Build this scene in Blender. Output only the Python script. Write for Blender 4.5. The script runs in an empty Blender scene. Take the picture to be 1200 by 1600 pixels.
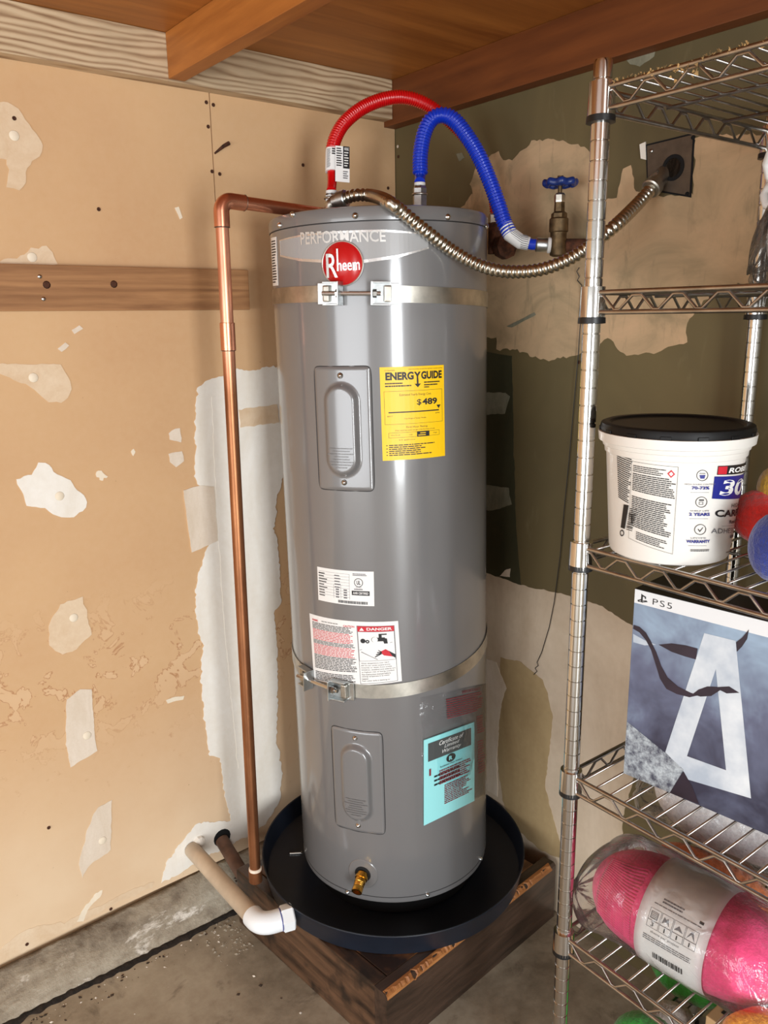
import bpy, bmesh, math, random
from mathutils import Vector, Matrix, noise
random.seed(7)
S = bpy.context.scene
COL = S.collection
PI = math.pi

# ------------------------------------------------------------------ camera
YAW, PITCH, ROLL, F = 0.91277969, 0.23575107, -0.01359587, 1266.72
CAM = Vector((-1.4466, -1.8007, 1.5072))
fw = Vector((math.cos(YAW)*math.cos(PITCH), math.sin(YAW)*math.cos(PITCH), -math.sin(PITCH)))
rt0 = fw.cross(Vector((0, 0, 1))).normalized()
dn0 = fw.cross(rt0)
cr, sr = math.cos(ROLL), math.sin(ROLL)
rt = rt0*cr - dn0*sr
dn = rt0*sr + dn0*cr
cam = bpy.data.cameras.new('camera')
cam.sensor_fit = 'VERTICAL'; cam.sensor_height = 36.0; cam.lens = F/1600*36
cam.clip_start = .02
co = bpy.data.objects.new('camera', cam); COL.objects.link(co)
up = -dn; bk = -fw
co.matrix_world = Matrix(((rt.x, up.x, bk.x, CAM.x), (rt.y, up.y, bk.y, CAM.y), (rt.z, up.z, bk.z, CAM.z), (0, 0, 0, 1)))
S.camera = co

# ------------------------------------------------------------------ light
S.view_settings.view_transform = 'Standard'; S.view_settings.look = 'None'
S.view_settings.gamma = 1.0; S.view_settings.use_curve_mapping = False
S.view_settings.exposure = 0.15
w = bpy.data.worlds.new('garage_air'); S.world = w; w.use_nodes = True
w.node_tree.nodes['Background'].inputs[0].default_value = (1.0, .96, .91, 1)
w.node_tree.nodes['Background'].inputs[1].default_value = .62
def area(name, loc, target, sx, sy, power, col):
    l = bpy.data.lights.new(name, 'AREA'); l.shape = 'RECTANGLE'; l.size = sx; l.size_y = sy
    l.energy = power; l.color = col
    o = bpy.data.objects.new(name, l); COL.objects.link(o); o.location = loc
    o.rotation_euler = (Vector(target)-Vector(loc)).to_track_quat('-Z', 'Y').to_euler()
    return o
# daylight through the side door behind the camera; the second light is added fill
area('doorway_daylight', (-2.15, -4.9, 1.0), (-1.0, 0, .75), .8, 1.9, 130, (.93, .97, 1.0))
area('added_fill_light', (-5.0, -2.3, .9), (-.3, -.9, .35), 3.0, 1.7, 90, (.92, .96, 1.0))

# ------------------------------------------------------------------ pixel helpers (photo frame 1200 x 1600)
def ray(x, y):
    return fw + rt*((x-600)/F) + dn*((y-800)/F)
def pix(x, y, ax, val):
    v = ray(x, y); return CAM + v*((val-CAM[ax])/v[ax])
def pixd(x, y, d):
    return CAM + ray(x, y)*d
def depth(P):
    return (Vector(P)-CAM).dot(fw)

# ------------------------------------------------------------------ materials
def lin(c):
    r = []
    for v in c[:3]:
        v /= 255.0
        r.append(v/12.92 if v <= .04045 else ((v+.055)/1.055)**2.4)
    return (r[0], r[1], r[2], 1)
class NT:
    def __init__(s, name):
        s.m = bpy.data.materials.new(name); s.m.use_nodes = True
        s.t = s.m.node_tree; s.b = s.t.nodes['Principled BSDF']
    def n(s, typ, **kw):
        nd = s.t.nodes.new(typ)
        for k, v in kw.items():
            if hasattr(nd, k): setattr(nd, k, v)
            else: nd.inputs[k.replace('_', ' ')].default_value = v
        return nd
    def l(s, a, b): s.t.links.new(a, b)
    def pos(s, scale=(1, 1, 1), obj=False):
        mp = s.n('ShaderNodeMapping'); mp.inputs['Scale'].default_value = scale
        if obj: s.l(s.n('ShaderNodeTexCoord').outputs['Object'], mp.inputs['Vector'])
        else: s.l(s.n('ShaderNodeNewGeometry').outputs['Position'], mp.inputs['Vector'])
        return mp.outputs['Vector']
    def noise(s, vec, scale, detail=4, rough=.55, dist=0):
        nd = s.n('ShaderNodeTexNoise'); s.l(vec, nd.inputs['Vector'])
        nd.inputs['Scale'].default_value = scale; nd.inputs['Detail'].default_value = detail
        nd.inputs['Roughness'].default_value = rough; nd.inputs['Distortion'].default_value = dist
        return nd.outputs['Fac']
    def ramp(s, fac, stops):
        r = s.n('ShaderNodeValToRGB'); e = r.color_ramp.elements
        while len(e) < len(stops): e.new(.5)
        for i, (p, c) in enumerate(stops):
            e[i].position = p; e[i].color = lin(c) if not isinstance(c, float) else (c, c, c, 1)
        s.l(fac, r.inputs['Fac']); return r.outputs['Color']
    def mix(s, fac, a, b, mode='MIX'):
        m = s.n('ShaderNodeMix'); m.data_type = 'RGBA'; m.blend_type = mode
        for sock, v in ((m.inputs[0], fac), (m.inputs[6], a), (m.inputs[7], b)):
            if hasattr(v, 'links'): s.l(v, sock)
            elif isinstance(v, (int, float)): sock.default_value = v
            else: sock.default_value = lin(v)
        return m.outputs[2]
    def math(s, op, a, b=0.0, clamp=False):
        m = s.n('ShaderNodeMath'); m.operation = op; m.use_clamp = clamp
        for sock, v in ((m.inputs[0], a), (m.inputs[1], b)):
            if hasattr(v, 'links'): s.l(v, sock)
            else: sock.default_value = v
        return m.outputs[0]
    def bump(s, h, strength=.2, dist=.002):
        b = s.n('ShaderNodeBump'); b.inputs['Strength'].default_value = strength; b.inputs['Distance'].default_value = dist
        s.l(h, b.inputs['Height']); s.l(b.outputs['Normal'], s.b.inputs['Normal'])
    def set(s, col=None, rough=None, metal=None, **kw):
        if col is not None:
            if hasattr(col, 'links'): s.l(col, s.b.inputs['Base Color'])
            else: s.b.inputs['Base Color'].default_value = lin(col)
        if rough is not None:
            if hasattr(rough, 'links'): s.l(rough, s.b.inputs['Roughness'])
            else: s.b.inputs['Roughness'].default_value = rough
        if metal is not None: s.b.inputs['Metallic'].default_value = metal
        for k, v in kw.items(): s.b.inputs[k.replace('_', ' ')].default_value = v
        return s.m

def simple(name, col, rough=.5, metal=0.0, var=0.0, vscale=20, bump=0.0, bscale=60, **kw):
    t = NT(name); c = col
    if var:
        f = t.noise(t.pos(obj=True), vscale)
        a = tuple(max(0, v*(1-var)) for v in col); b = tuple(min(255, v*(1+var)) for v in col)
        c = t.ramp(f, [(.3, a), (.7, b)])
    if bump: t.bump(t.noise(t.pos(obj=True), bscale), bump, .003)
    return t.set(c, rough, metal, **kw)

def wood(name, dark, light, scale, rough=.6, grain=9.0, bump=.3, stain=None, ring=.09):
    """grain runs along the axis whose scale is small"""
    t = NT(name)
    v = t.pos(scale)
    n1 = t.noise(v, grain, 5, .6, 1.2)
    n2 = t.noise(v, grain*6, 3, .6, .3)
    wv = t.n('ShaderNodeTexWave'); wv.wave_type = 'RINGS'; wv.inputs['Scale'].default_value = grain*.55
    wv.inputs['Distortion'].default_value = 9; wv.inputs['Detail'].default_value = 2; wv.inputs['Detail Scale'].default_value = .6
    t.l(v, wv.inputs['Vector'])
    f = t.math('ADD', t.math('MULTIPLY', n1, .68), t.math('ADD', t.math('MULTIPLY', wv.outputs['Fac'], ring), t.math('MULTIPLY', n2, .25)))
    c = t.ramp(f, [(.3, dark), (.72, light)])
    if stain:
        s = t.noise(t.pos(), stain[1], 4, .6)
        c = t.mix(t.ramp(s, [(stain[2], 0.0), (stain[3], 1.0)]), c, stain[0])
    t.bump(f, bump, .002)
    return t.set(c, rough)

M = {}
# bare drywall paper with water stains and scuffs
t = NT('drywall_paper')
P3 = t.pos()
big = t.noise(P3, 1.7, 3, .5)
c = t.ramp(big, [(.3, (196, 152, 108)), (.7, (214, 176, 130))])
fine = t.noise(P3, 55, 3, .6)
c = t.mix(t.math('MULTIPLY', fine, .22), c, (228, 200, 165))
sep = t.n('ShaderNodeSeparateXYZ'); t.l(P3, sep.inputs[0]); Z = sep.outputs['Z']
low = t.math('MULTIPLY', t.math('SUBTRACT', .62, Z), 2.2, True)
low = t.math('MULTIPLY', low, t.math('ADD', t.noise(P3, 5, 4, .6), .35), True)
c = t.mix(low, c, (226, 200, 166))
# old water stains: blotches with darker tide lines, in a belt of the wall
belt = t.math('SUBTRACT', 1.0, t.math('MULTIPLY', t.math('ABSOLUTE', t.math('SUBTRACT', Z, .70)), 4.6), True)
blot = t.noise(P3, 15, 4, .6, .5)
edge = t.math('SUBTRACT', 1.0, t.math('MULTIPLY', t.math('ABSOLUTE', t.math('SUBTRACT', blot, .56)), 70.0), True)
ins = t.math('MULTIPLY', t.math('SUBTRACT', blot, .56), 60.0, True)
c = t.mix(t.math('MULTIPLY', t.math('MULTIPLY', ins, belt), .5), c, (224, 190, 150))
c = t.mix(t.math('MULTIPLY', t.math('MULTIPLY', edge, belt), .85), c, (165, 105, 62))
rust = t.math('MULTIPLY', t.math('SUBTRACT', t.noise(P3, 26, 4, .65), .62), 9.0, True)
rb = t.math('SUBTRACT', 1.0, t.math('MULTIPLY', t.math('ABSOLUTE', t.math('SUBTRACT', Z, .52)), 4.5), True)
c = t.mix(t.math('MULTIPLY', t.math('MULTIPLY', rust, rb), .5), c, (168, 104, 66))
spk = t.math('MULTIPLY', t.math('SUBTRACT', t.noise(P3, 120, 2, .5), .755), 30.0, True)
c = t.mix(t.math('MULTIPLY', spk, .6), c, (120, 84, 52))
t.bump(t.noise(P3, 90, 3, .6), .12, .001)
M['drywall'] = t.set(c, .85)

def plaster(name, c1, c2, sc=8, stretch=(1, 1, .35), rough=.8):
    t = NT(name); v = t.pos(stretch)
    a = t.noise(v, sc, 5, .65, .6); b = t.noise(t.pos(), sc*9, 3, .6)
    c = t.ramp(t.math('ADD', t.math('MULTIPLY', a, .8), t.math('MULTIPLY', b, .2)), [(.3, c1), (.66, c2)])
    t.bump(t.math('ADD', a, t.math('MULTIPLY', b, .5)), .25, .002)
    return t.set(c, rough)
M['mud'] = plaster('joint_compound_white', (228, 219, 203), (244, 240, 231))
M['mud2'] = plaster('joint_compound_thin', (212, 182, 146), (228, 206, 176), 14, (1, 1, 1))
M['mud3'] = plaster('joint_compound_grey', (212, 194, 170), (230, 216, 198), 22, (1, 1, .3))
M['spackle'] = simple('spackle_dab', (236, 222, 198), .8, var=.04, bump=.3)
# right wall: olive paint, skim coats of plaster over it
t = NT('olive_paint')
P3 = t.pos((1, 1, .5)); a = t.noise(P3, 2.2, 4, .6, .5)
c = t.ramp(a, [(.3, (84, 74, 48)), (.7, (112, 98, 64))])
sc = t.math('MULTIPLY', t.math('SUBTRACT', t.noise(t.pos((1, 1, .2)), 24, 4, .7, 1), .62), 5.0, True)
c = t.mix(t.math('MULTIPLY', sc, .35), c, (140, 128, 96))
t.bump(t.noise(t.pos(), 60, 3, .6), .12, .001)
M['olive'] = t.set(c, .62)
M['green'] = plaster('dark_green_strip', (44, 46, 30), (66, 64, 42), 6, (1, 1, .2), .6)
t = NT('skim_plaster_tan')
a = t.noise(t.pos((1, 1, 1.6)), 5, 5, .62, .9); b = t.noise(t.pos((1, 1, .25)), 30, 4, .7, .5)
c = t.ramp(a, [(.28, (152, 134, 102)), (.5, (188, 160, 124)), (.72, (206, 172, 134))])
c = t.mix(t.math('MULTIPLY', t.math('SUBTRACT', b, .56), 3.0, True), c, (120, 110, 84))
t.bump(a, .3, .002); M['skim'] = t.set(c, .75)
M['skim_low'] = plaster('skim_plaster_pale', (188, 166, 138), (218, 200, 176), 5, (1, 1, .3))
M['skim_yellow'] = plaster('old_plaster_yellowed', (150, 124, 84), (182, 158, 116), 6, (1, 1, .25))
M['green_thin'] = plaster('thin_plaster_on_green', (104, 104, 84), (140, 136, 116), 26, (1, 1, .4))

M['ply'] = wood('stained_plywood', (132, 74, 24), (186, 120, 52), (.28, 3.2, 3.2), .5, 3.2, .15)
M['joist'] = wood('stained_joist', (142, 80, 30), (192, 122, 54), (4, .35, 4), .5, 3.5, .15)
M['beam'] = wood('stained_beam', (86, 42, 14), (128, 70, 28), (4, .35, 4), .55, 3.5, .15)
t = NT('weathered_ledger')
v = t.pos((.16, 1, 1)); wv = t.n('ShaderNodeTexWave'); wv.wave_type = 'BANDS'; wv.bands_direction = 'Z'
t.l(v, wv.inputs['Vector'])
for k_, v_ in (('Scale', 24), ('Distortion', 11), ('Detail', 2.0), ('Detail Scale', .9), ('Detail Roughness', .45)): wv.inputs[k_].default_value = v_
fine = t.noise(t.pos((.5, 5, 5)), 26, 4, .65)
f = t.math('ADD', t.math('MULTIPLY', wv.outputs['Fac'], .6), t.math('MULTIPLY', fine, .4))
c = t.ramp(f, [(.14, (136, 104, 74)), (.34, (178, 150, 116)), (.7, (204, 180, 146))])
c = t.mix(t.ramp(t.noise(t.pos((1, 1, 1)), 3.2, 4, .6), [(.45, 0.0), (.72, .75)]), c, (158, 138, 110))
t.bump(f, .4, .002); M['ledger'] = t.set(c, .75)
M['cleat'] = wood('worn_brown_board', (124, 82, 48), (180, 132, 86), (.35, 6, 6), .7, 5, .4)
M['platform'] = wood('wet_dark_lumber', (34, 26, 21), (84, 64, 52), (.5, 5, 5), .32, 4.5, .4)
M['platform_side'] = wood('wet_dark_lumber_side', (30, 20, 15), (112, 82, 60), (5, .5, 5), .4, 4.5, .4, stain=((40, 30, 24), 9, .5, .62))
M['platform_top'] = wood('splintered_plywood', (84, 50, 26), (150, 100, 56), (.6, 5, 5), .45, 5, .5, stain=((42, 26, 18), 6, .46, .6))
M['splinter'] = wood('fresh_splinters', (132, 80, 38), (192, 130, 74), (.5, 6, 6), .6, 8, .8)

t = NT('stained_concrete')
a = t.noise(t.pos(), 2.6, 5, .6, .5); b = t.noise(t.pos(), 28, 5, .7)
c = t.ramp(t.math('ADD', t.math('MULTIPLY', a, .7), t.math('MULTIPLY', b, .3)), [(.34, (118, 108, 92)), (.5, (158, 148, 130)), (.66, (182, 174, 156))])
spot = t.math('MULTIPLY', t.math('SUBTRACT', t.noise(t.pos(), 9, 5, .7, .5), .585), 7.0, True)
c = t.mix(t.math('MULTIPLY', spot, .6), c, (62, 48, 34))
t.bump(t.math('ADD', a, t.math('MULTIPLY', b, .6)), .3, .003)
M['floor'] = t.set(c, t.math('ADD', t.math('MULTIPLY', b, .4), .28))
t = NT('rough_concrete')
a = t.noise(t.pos((.6, 1, 1.5)), 7, 6, .68, .6); b = t.noise(t.pos(), 40, 5, .7)
c = t.ramp(t.math('ADD', t.math('MULTIPLY', a, .65), t.math('MULTIPLY', b, .35)), [(.33, (98, 86, 72)), (.52, (158, 148, 130)), (.68, (186, 178, 160))])
wh = t.math('MULTIPLY', t.math('SUBTRACT', t.noise(t.pos((.5, 1, 1)), 11, 6, .75, .3), .6), 12.0, True)
c = t.mix(wh, c, (222, 216, 204))
t.bump(t.math('ADD', a, t.math('MULTIPLY', b, .7)), .8, .006)
M['curb'] = t.set(c, .85)
M['dirt'] = simple('black_dirt', (34, 28, 23), .95, var=.4, vscale=60, bump=.8, bscale=120)
M['chip'] = simple('paint_chip', (214, 206, 192), .8, var=.12, vscale=9)
M['bark'] = simple('dark_grit', (52, 40, 30), .9, var=.3)

M['heater'] = simple('grey_enamel', (112, 111, 111), .36, 0, var=.015, vscale=3, Coat_Weight=.9, Coat_Roughness=.13, Coat_IOR=1.65)
M['heater_lid'] = simple('grey_enamel_lid', (110, 108, 107), .36, 0, Coat_Weight=.6, Coat_Roughness=.13)
M['seam'] = simple('dark_seam', (44, 43, 44), .6)
M['band'] = simple('pale_grey_band_print', (158, 158, 158), .3, 0, Coat_Weight=.3)
M['silver'] = simple('silver_print', (216, 214, 212), .25, .75)
M['silverdark'] = simple('silver_letter_print', (206, 204, 200), .3, .3)
M['emblem'] = simple('red_emblem', (190, 18, 22), .25, 0, Coat_Weight=.6)
M['zinc'] = simple('galvanized_steel', (196, 200, 200), .32, 1, var=.08, vscale=40)
M['zinc_old'] = simple('dull_galvanized_steel', (186, 182, 172), .38, 1, var=.12, vscale=25)
M['steel'] = simple('bright_steel', (206, 204, 200), .22, 1)
M['chrome'] = simple('chrome_plate', (214, 212, 208), .1, 1)
M['wire'] = simple('dusty_chrome_wire', (172, 169, 165), .28, 1, var=.12, vscale=30)
M['rail_dust'] = simple('dust_and_lint', (150, 118, 74), .95, var=.25, vscale=40, bump=.6)
M['conduit'] = simple('flexible_steel_conduit', (188, 182, 168), .24, 1, var=.05)
M['brass'] = simple('brass', (214, 164, 72), .25, 1, var=.08, vscale=60)
M['bronze'] = simple('weathered_bronze', (98, 80, 56), .5, .8, var=.25, vscale=60, bump=.3)
M['rust'] = simple('rusted_iron', (72, 42, 26), .85, .2, var=.45, vscale=70, bump=.9, bscale=90)
t = NT('copper')
a = t.noise(t.pos((1, 1, .3)), 22, 4, .6)
Zs = t.n('ShaderNodeSeparateXYZ'); t.l(t.pos(), Zs.inputs[0])
age = t.math('MULTIPLY', t.math('SUBTRACT', 1.47, Zs.outputs['Z']), 9.0, True)
new_c = t.ramp(a, [(.3, (212, 138, 106)), (.7, (232, 172, 142))])
old_c = t.ramp(a, [(.3, (132, 84, 56)), (.7, (172, 116, 78))])
M['copper'] = t.set(t.mix(age, new_c, old_c), .38, .85)
M['copper_new'] = simple('new_copper', (222, 152, 120), .26, .95, var=.06)
M['solder'] = simple('solder_joint', (120, 104, 92), .4, .9)
M['pvc_old'] = simple('dirty_pvc', (196, 178, 154), .5, var=.07, vscale=14)
M['pvc'] = simple('white_pvc', (236, 240, 242), .28)
M['brownpipe'] = simple('grimy_brown_pipe', (104, 76, 60), .6, var=.2, vscale=20, bump=.3)
M['pan'] = simple('black_plastic_pan', (27, 32, 42), .36, var=.1, vscale=8)
M['red'] = simple('red_hose_plastic', (196, 8, 14), .22, Coat_Weight=.4)
M['blue'] = simple('blue_hose_plastic', (12, 52, 186), .24, Coat_Weight=.4)
M['bluepaint'] = simple('blue_valve_paint', (18, 44, 110), .35, var=.15, vscale=50)
M['white'] = simple('white_paper_label', (232, 231, 228), .5)
M['ink'] = simple('black_ink', (24, 24, 26), .5)
M['greyink'] = simple('grey_ink', (104, 104, 108), .6)
M['redink'] = simple('red_ink', (196, 30, 46), .5)
M['blueink'] = simple('blue_ink', (26, 34, 128), .45)
M['yellow'] = simple('yellow_label_paper', (250, 202, 10), .42)
M['cyan'] = simple('pale_cyan_paper', (150, 222, 224), .5)
M['charcoal'] = simple('charcoal_ink', (70, 74, 74), .5)
M['maroon'] = simple('maroon_ink', (126, 34, 44), .5)
M['lightprint'] = simple('white_print', (240, 240, 236), .5)
M['bucket'] = simple('white_bucket_plastic', (226, 223, 216), .32)
M['lid'] = simple('black_lid_plastic', (14, 13, 14), .5, Specular_IOR_Level=.25)
M['black'] = simple('black_plastic', (16, 16, 17), .4)
M['boxblack'] = simple('black_recess', (10, 10, 11), .9)
M['card'] = simple('brown_cardboard', (186, 150, 108), .85)
M['boxwhite'] = simple('box_white_print', (224, 226, 228), .4)
t = NT('cloudy_blue_print')
v = t.pos(); a = t.noise(v, 9, 4, .6, .4)
sp = t.n('ShaderNodeSeparateXYZ'); t.l(v, sp.inputs[0])
c = t.ramp(t.math('ADD', t.math('MULTIPLY', a, .7), t.math('MULTIPLY', t.math('SUBTRACT', sp.outputs['Z'], .8), 1.0)), [(.3, (52, 52, 70)), (.5, (96, 102, 126)), (.72, (150, 172, 194))])
M['art'] = t.set(c, .38)
t = NT('pale_cloud_print'); a = t.noise(t.pos(), 14, 4, .6)
M['artpale'] = t.set(t.ramp(a, [(.3, (170, 182, 196)), (.7, (222, 228, 232))]), .38)
t = NT('stone_print'); a = t.noise(t.pos(), 70, 5, .75)
M['artstone'] = t.set(t.ramp(a, [(.35, (66, 68, 84)), (.65, (190, 200, 206))]), .4)
M['artdark'] = simple('dark_ribbon_print', (44, 34, 46), .4, var=.15)
def yarn(name, col, rough=.85):
    t = NT(name); n = t.noise(t.pos(obj=True), 150, 3, .7); n2 = t.noise(t.pos(obj=True), 12, 3)
    a = tuple(v*.82 for v in col); b = tuple(min(255, v*1.12) for v in col)
    t.bump(n, .7, .004)
    return t.set(t.ramp(t.math('ADD', t.math('MULTIPLY', n, .6), t.math('MULTIPLY', n2, .4)), [(.3, a), (.66, b)]), rough, Sheen_Weight=.4)
M['pink'] = yarn('pink_yarn', (255, 62, 124)); M['orange'] = yarn('orange_yarn', (206, 116, 62)); M['cream'] = yarn('white_yarn', (246, 243, 246))
M['royal'] = yarn('blue_yarn', (22, 48, 140)); M['mustard'] = yarn('mustard_yarn', (176, 132, 24)); M['scarlet'] = yarn('red_yarn', (206, 28, 12))
M['leaf'] = yarn('green_yarn', (42, 150, 40)); M['peach'] = yarn('orange_peach_yarn', (240, 160, 62)); M['greyyarn'] = yarn('grey_yarn', (160, 148, 140))
t = NT('clear_plastic_film')
tr = t.n('ShaderNodeBsdfTransparent'); gl = t.n('ShaderNodeBsdfGlossy'); gl.inputs['Roughness'].default_value = .12
fr = t.n('ShaderNodeFresnel'); fr.inputs['IOR'].default_value = 1.45
nb = t.n('ShaderNodeBump'); nb.inputs['Strength'].default_value = .5; nb.inputs['Distance'].default_value = .01
t.l(t.noise(t.pos(obj=True, scale=(1, 1, 1)), 22, 4, .6, 1.5), nb.inputs['Height'])
t.l(nb.outputs['Normal'], gl.inputs['Normal']); t.l(nb.outputs['Normal'], fr.inputs['Normal'])
ms = t.n('ShaderNodeMixShader'); t.l(t.math('ADD', t.math('MULTIPLY', fr.outputs[0], .9), .035, True), ms.inputs[0])
t.l(tr.outputs[0], ms.inputs[1]); t.l(gl.outputs[0], ms.inputs[2])
df = t.n('ShaderNodeBsdfDiffuse'); df.inputs['Color'].default_value = (.9, .9, .9, 1)
m2 = t.n('ShaderNodeMixShader'); m2.inputs[0].default_value = .018; t.l(ms.outputs[0], m2.inputs[1]); t.l(df.outputs[0], m2.inputs[2])
t.l(m2.outputs[0], t.t.nodes['Material Output'].inputs['Surface'])
M['film'] = t.m
M['back'] = simple('back_of_box_steel', (96, 82, 68), .6, .4, var=.12, vscale=30)

# ------------------------------------------------------------------ mesh helpers (all coordinates are world metres)
W = {}
def tagit(o, label=None, cat=None, group=None, kind=None):
    if label: o['label'] = label
    if cat: o['category'] = cat
    if group: o['group'] = group
    if kind: o['kind'] = kind
    return o
def obj(name, vf, mat, parent=None, smooth=False, origin=None, mesh=None, auto=None):
    if mesh is None:
        vs, fs = vf
        vs = [Vector(v) for v in vs]
        if origin is None:
            lo = [min(v[i] for v in vs) for i in range(3)]; hi = [max(v[i] for v in vs) for i in range(3)]
            origin = Vector(((lo[0]+hi[0])/2, (lo[1]+hi[1])/2, lo[2]))
        else: origin = Vector(origin)
        me = bpy.data.meshes.new(name)
        me.from_pydata([v-origin for v in vs], [], fs); me.validate()
        bm = bmesh.new(); bm.from_mesh(me); bmesh.ops.recalc_face_normals(bm, faces=bm.faces); bm.to_mesh(me); bm.free()
        if smooth:
            me.polygons.foreach_set('use_smooth', [True]*len(me.polygons))
            if auto:
                me.update()
                bm = bmesh.new(); bm.from_mesh(me)
                for e in bm.edges:
                    if len(e.link_faces) == 2 and e.calc_face_angle(0) > auto: e.smooth = False
                bm.to_mesh(me); bm.free()
        me.materials.append(mat)
    else:
        me = mesh; origin = Vector(origin)
    o = bpy.data.objects.new(name, me); COL.objects.link(o)
    W[o] = origin
    if parent is not None:
        o.parent = parent; o.location = origin - W[parent]
    else: o.location = origin
    return o
def empty(name, loc, label, cat, group=None):
    o = bpy.data.objects.new(name, None); COL.objects.link(o); o.location = loc
    o.empty_display_size = .05; W[o] = Vector(loc)
    return tagit(o, label, cat, group)
def join(*parts):
    V, Fc = [], []
    for vs, fs in parts:
        k = len(V); V += [Vector(v) for v in vs]; Fc += [tuple(i+k for i in f) for f in fs]
    return V, Fc
def box(x0, x1, y0, y1, z0, z1, bevel=0.0):
    bm = bmesh.new(); bmesh.ops.create_cube(bm, size=1)
    for v in bm.verts:
        v.co = Vector(((x0+x1)/2+v.co.x*(x1-x0), (y0+y1)/2+v.co.y*(y1-y0), (z0+z1)/2+v.co.z*(z1-z0)))
    if bevel: bmesh.ops.bevel(bm, geom=bm.edges[:], offset=bevel, segments=2, affect='EDGES', profile=.6)
    return bm2(bm)
def bm2(bm):
    bm.verts.index_update(); vs = [v.co.copy() for v in bm.verts]; fs = [tuple(v.index for v in f.verts) for f in bm.faces]
    bm.free(); return vs, fs
def obox(c, ax, ay, az, sx, sy, sz, bevel=0.0):
    vs, fs = box(-sx/2, sx/2, -sy/2, sy/2, -sz/2, sz/2, bevel)
    c = Vector(c); return [c+ax*v.x+ay*v.y+az*v.z for v in vs], fs
def frames(pts):
    n = len(pts); T = []
    for i in range(n):
        a = pts[max(i-1, 0)]; b = pts[min(i+1, n-1)]; T.append((b-a).normalized())
    r = T[0].orthogonal().normalized(); out = []
    for i in range(n):
        r = (r - T[i]*r.dot(T[i])).normalized(); out.append((T[i], r, T[i].cross(r)))
    return out
def tube(pts, rad, seg=12, caps=True):
    pts = [Vector(p) for p in pts]; fr_ = frames(pts); vs, fs = [], []
    for i, p in enumerate(pts):
        r = rad[i] if isinstance(rad, (list, tuple)) else rad
        _, u, v = fr_[i]
        for k in range(seg):
            a = 2*PI*k/seg; vs.append(p+u*(r*math.cos(a))+v*(r*math.sin(a)))
    for i in range(len(pts)-1):
        for k in range(seg):
            fs.append((i*seg+k, i*seg+(k+1) % seg, (i+1)*seg+(k+1) % seg, (i+1)*seg+k))
    if caps:
        fs.append(tuple(range(seg-1, -1, -1))); fs.append(tuple((len(pts)-1)*seg+k for k in range(seg)))
    return vs, fs
def spline(ctrl, n=24):
    P = [Vector(p) for p in ctrl]; P = [P[0]*2-P[1]]+P+[P[-1]*2-P[-2]]; out = []
    for i in range(1, len(P)-2):
        p0, p1, p2, p3 = P[i-1:i+3]
        for k in range(n):
            t_ = k/n
            out.append(.5*((2*p1)+(p2-p0)*t_+(2*p0-5*p1+4*p2-p3)*t_**2+(3*p1-p0-3*p2+p3)*t_**3))
    out.append(P[-2]); return out
def resample(pts, step):
    L = [0]
    for a, b in zip(pts, pts[1:]): L.append(L[-1]+(b-a).length)
    n = max(2, int(L[-1]/step)); out = []; j = 0
    for i in range(n+1):
        d = L[-1]*i/n
        while j < len(L)-2 and L[j+1] < d: j += 1
        k = (d-L[j])/max(1e-9, L[j+1]-L[j]); out.append(pts[j].lerp(pts[j+1], k))
    return out, L[-1]
def corrugated(ctrl, r0, r1, pitch, seg=20, per=8, shape=1.0):
    pts, L = resample(spline(ctrl), pitch/per)
    n = len(pts)-1; rad = []
    for i in range(n+1):
        ph = (L*i/n/pitch) % 1.0
        s = .5-.5*math.cos(2*PI*ph); rad.append(r0+(r1-r0)*s**shape)
    return tube(pts, rad, seg)
def lathe(prof, n=48, c=(0, 0, 0), ax=Vector((0, 0, 1)), close=False):
    ax = Vector(ax).normalized(); u = ax.orthogonal().normalized()
    if abs(ax.z) > .9: u = (Vector((1, 0, 0))-ax*ax.x).normalized()
    v = ax.cross(u); c = Vector(c); vs, fs = [], []
    for r, h in prof:
        for k in range(n):
            a = 2*PI*k/n; vs.append(c+ax*h+u*(r*math.cos(a))+v*(r*math.sin(a)))
    m = len(prof)
    for i in range(m-1 if not close else m):
        j = (i+1) % m
        for k in range(n): fs.append((i*n+k, i*n+(k+1) % n, j*n+(k+1) % n, j*n+k))
    if not close:
        if prof[0][0] > 1e-6: fs.append(tuple(range(n-1, -1, -1)))
        if prof[-1][0] > 1e-6: fs.append(tuple((m-1)*n+k for k in range(n)))
    return vs, fs
def prism(poly, to3, th):
    """poly of 2-D points, to3(u,v,h): solid with thickness th, top edge slightly drawn in"""
    n = len(poly); cx = sum(p[0] for p in poly)/n; cy = sum(p[1] for p in poly)/n
    vs = [to3(p[0], p[1], 0) for p in poly]
    top = []
    for i, p in enumerate(poly):
        a, b = poly[i-1], poly[(i+1) % n]; d = Vector((b[0]-a[0], b[1]-a[1]))
        top.append(to3(p[0], p[1], th))
    vs += top
    fs = [tuple(range(n-1, -1, -1)), tuple(range(n, 2*n))]
    for i in range(n): fs.append((i, (i+1) % n, n+(i+1) % n, n+i))
    return vs, fs
def ragged(poly, step, amp, seed=0):
    out = []; n = len(poly)
    for i in range(n):
        a = Vector(poly[i]).to_2d(); b = Vector(poly[(i+1) % n]).to_2d(); L = (b-a).length; k = max(1, int(L/step))
        nrm = Vector((-(b-a).y, (b-a).x)).normalized() if L > 0 else Vector((0, 0))
        for j in range(k):
            p = a.lerp(b, j/k)
            f = noise.noise(Vector((p.x*37, p.y*37, seed*3.1)))*amp + noise.noise(Vector((p.x*160, p.y*160, seed*1.7)))*amp*.8
            p = p + nrm*f; out.append((p.x, p.y))
    return out
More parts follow.
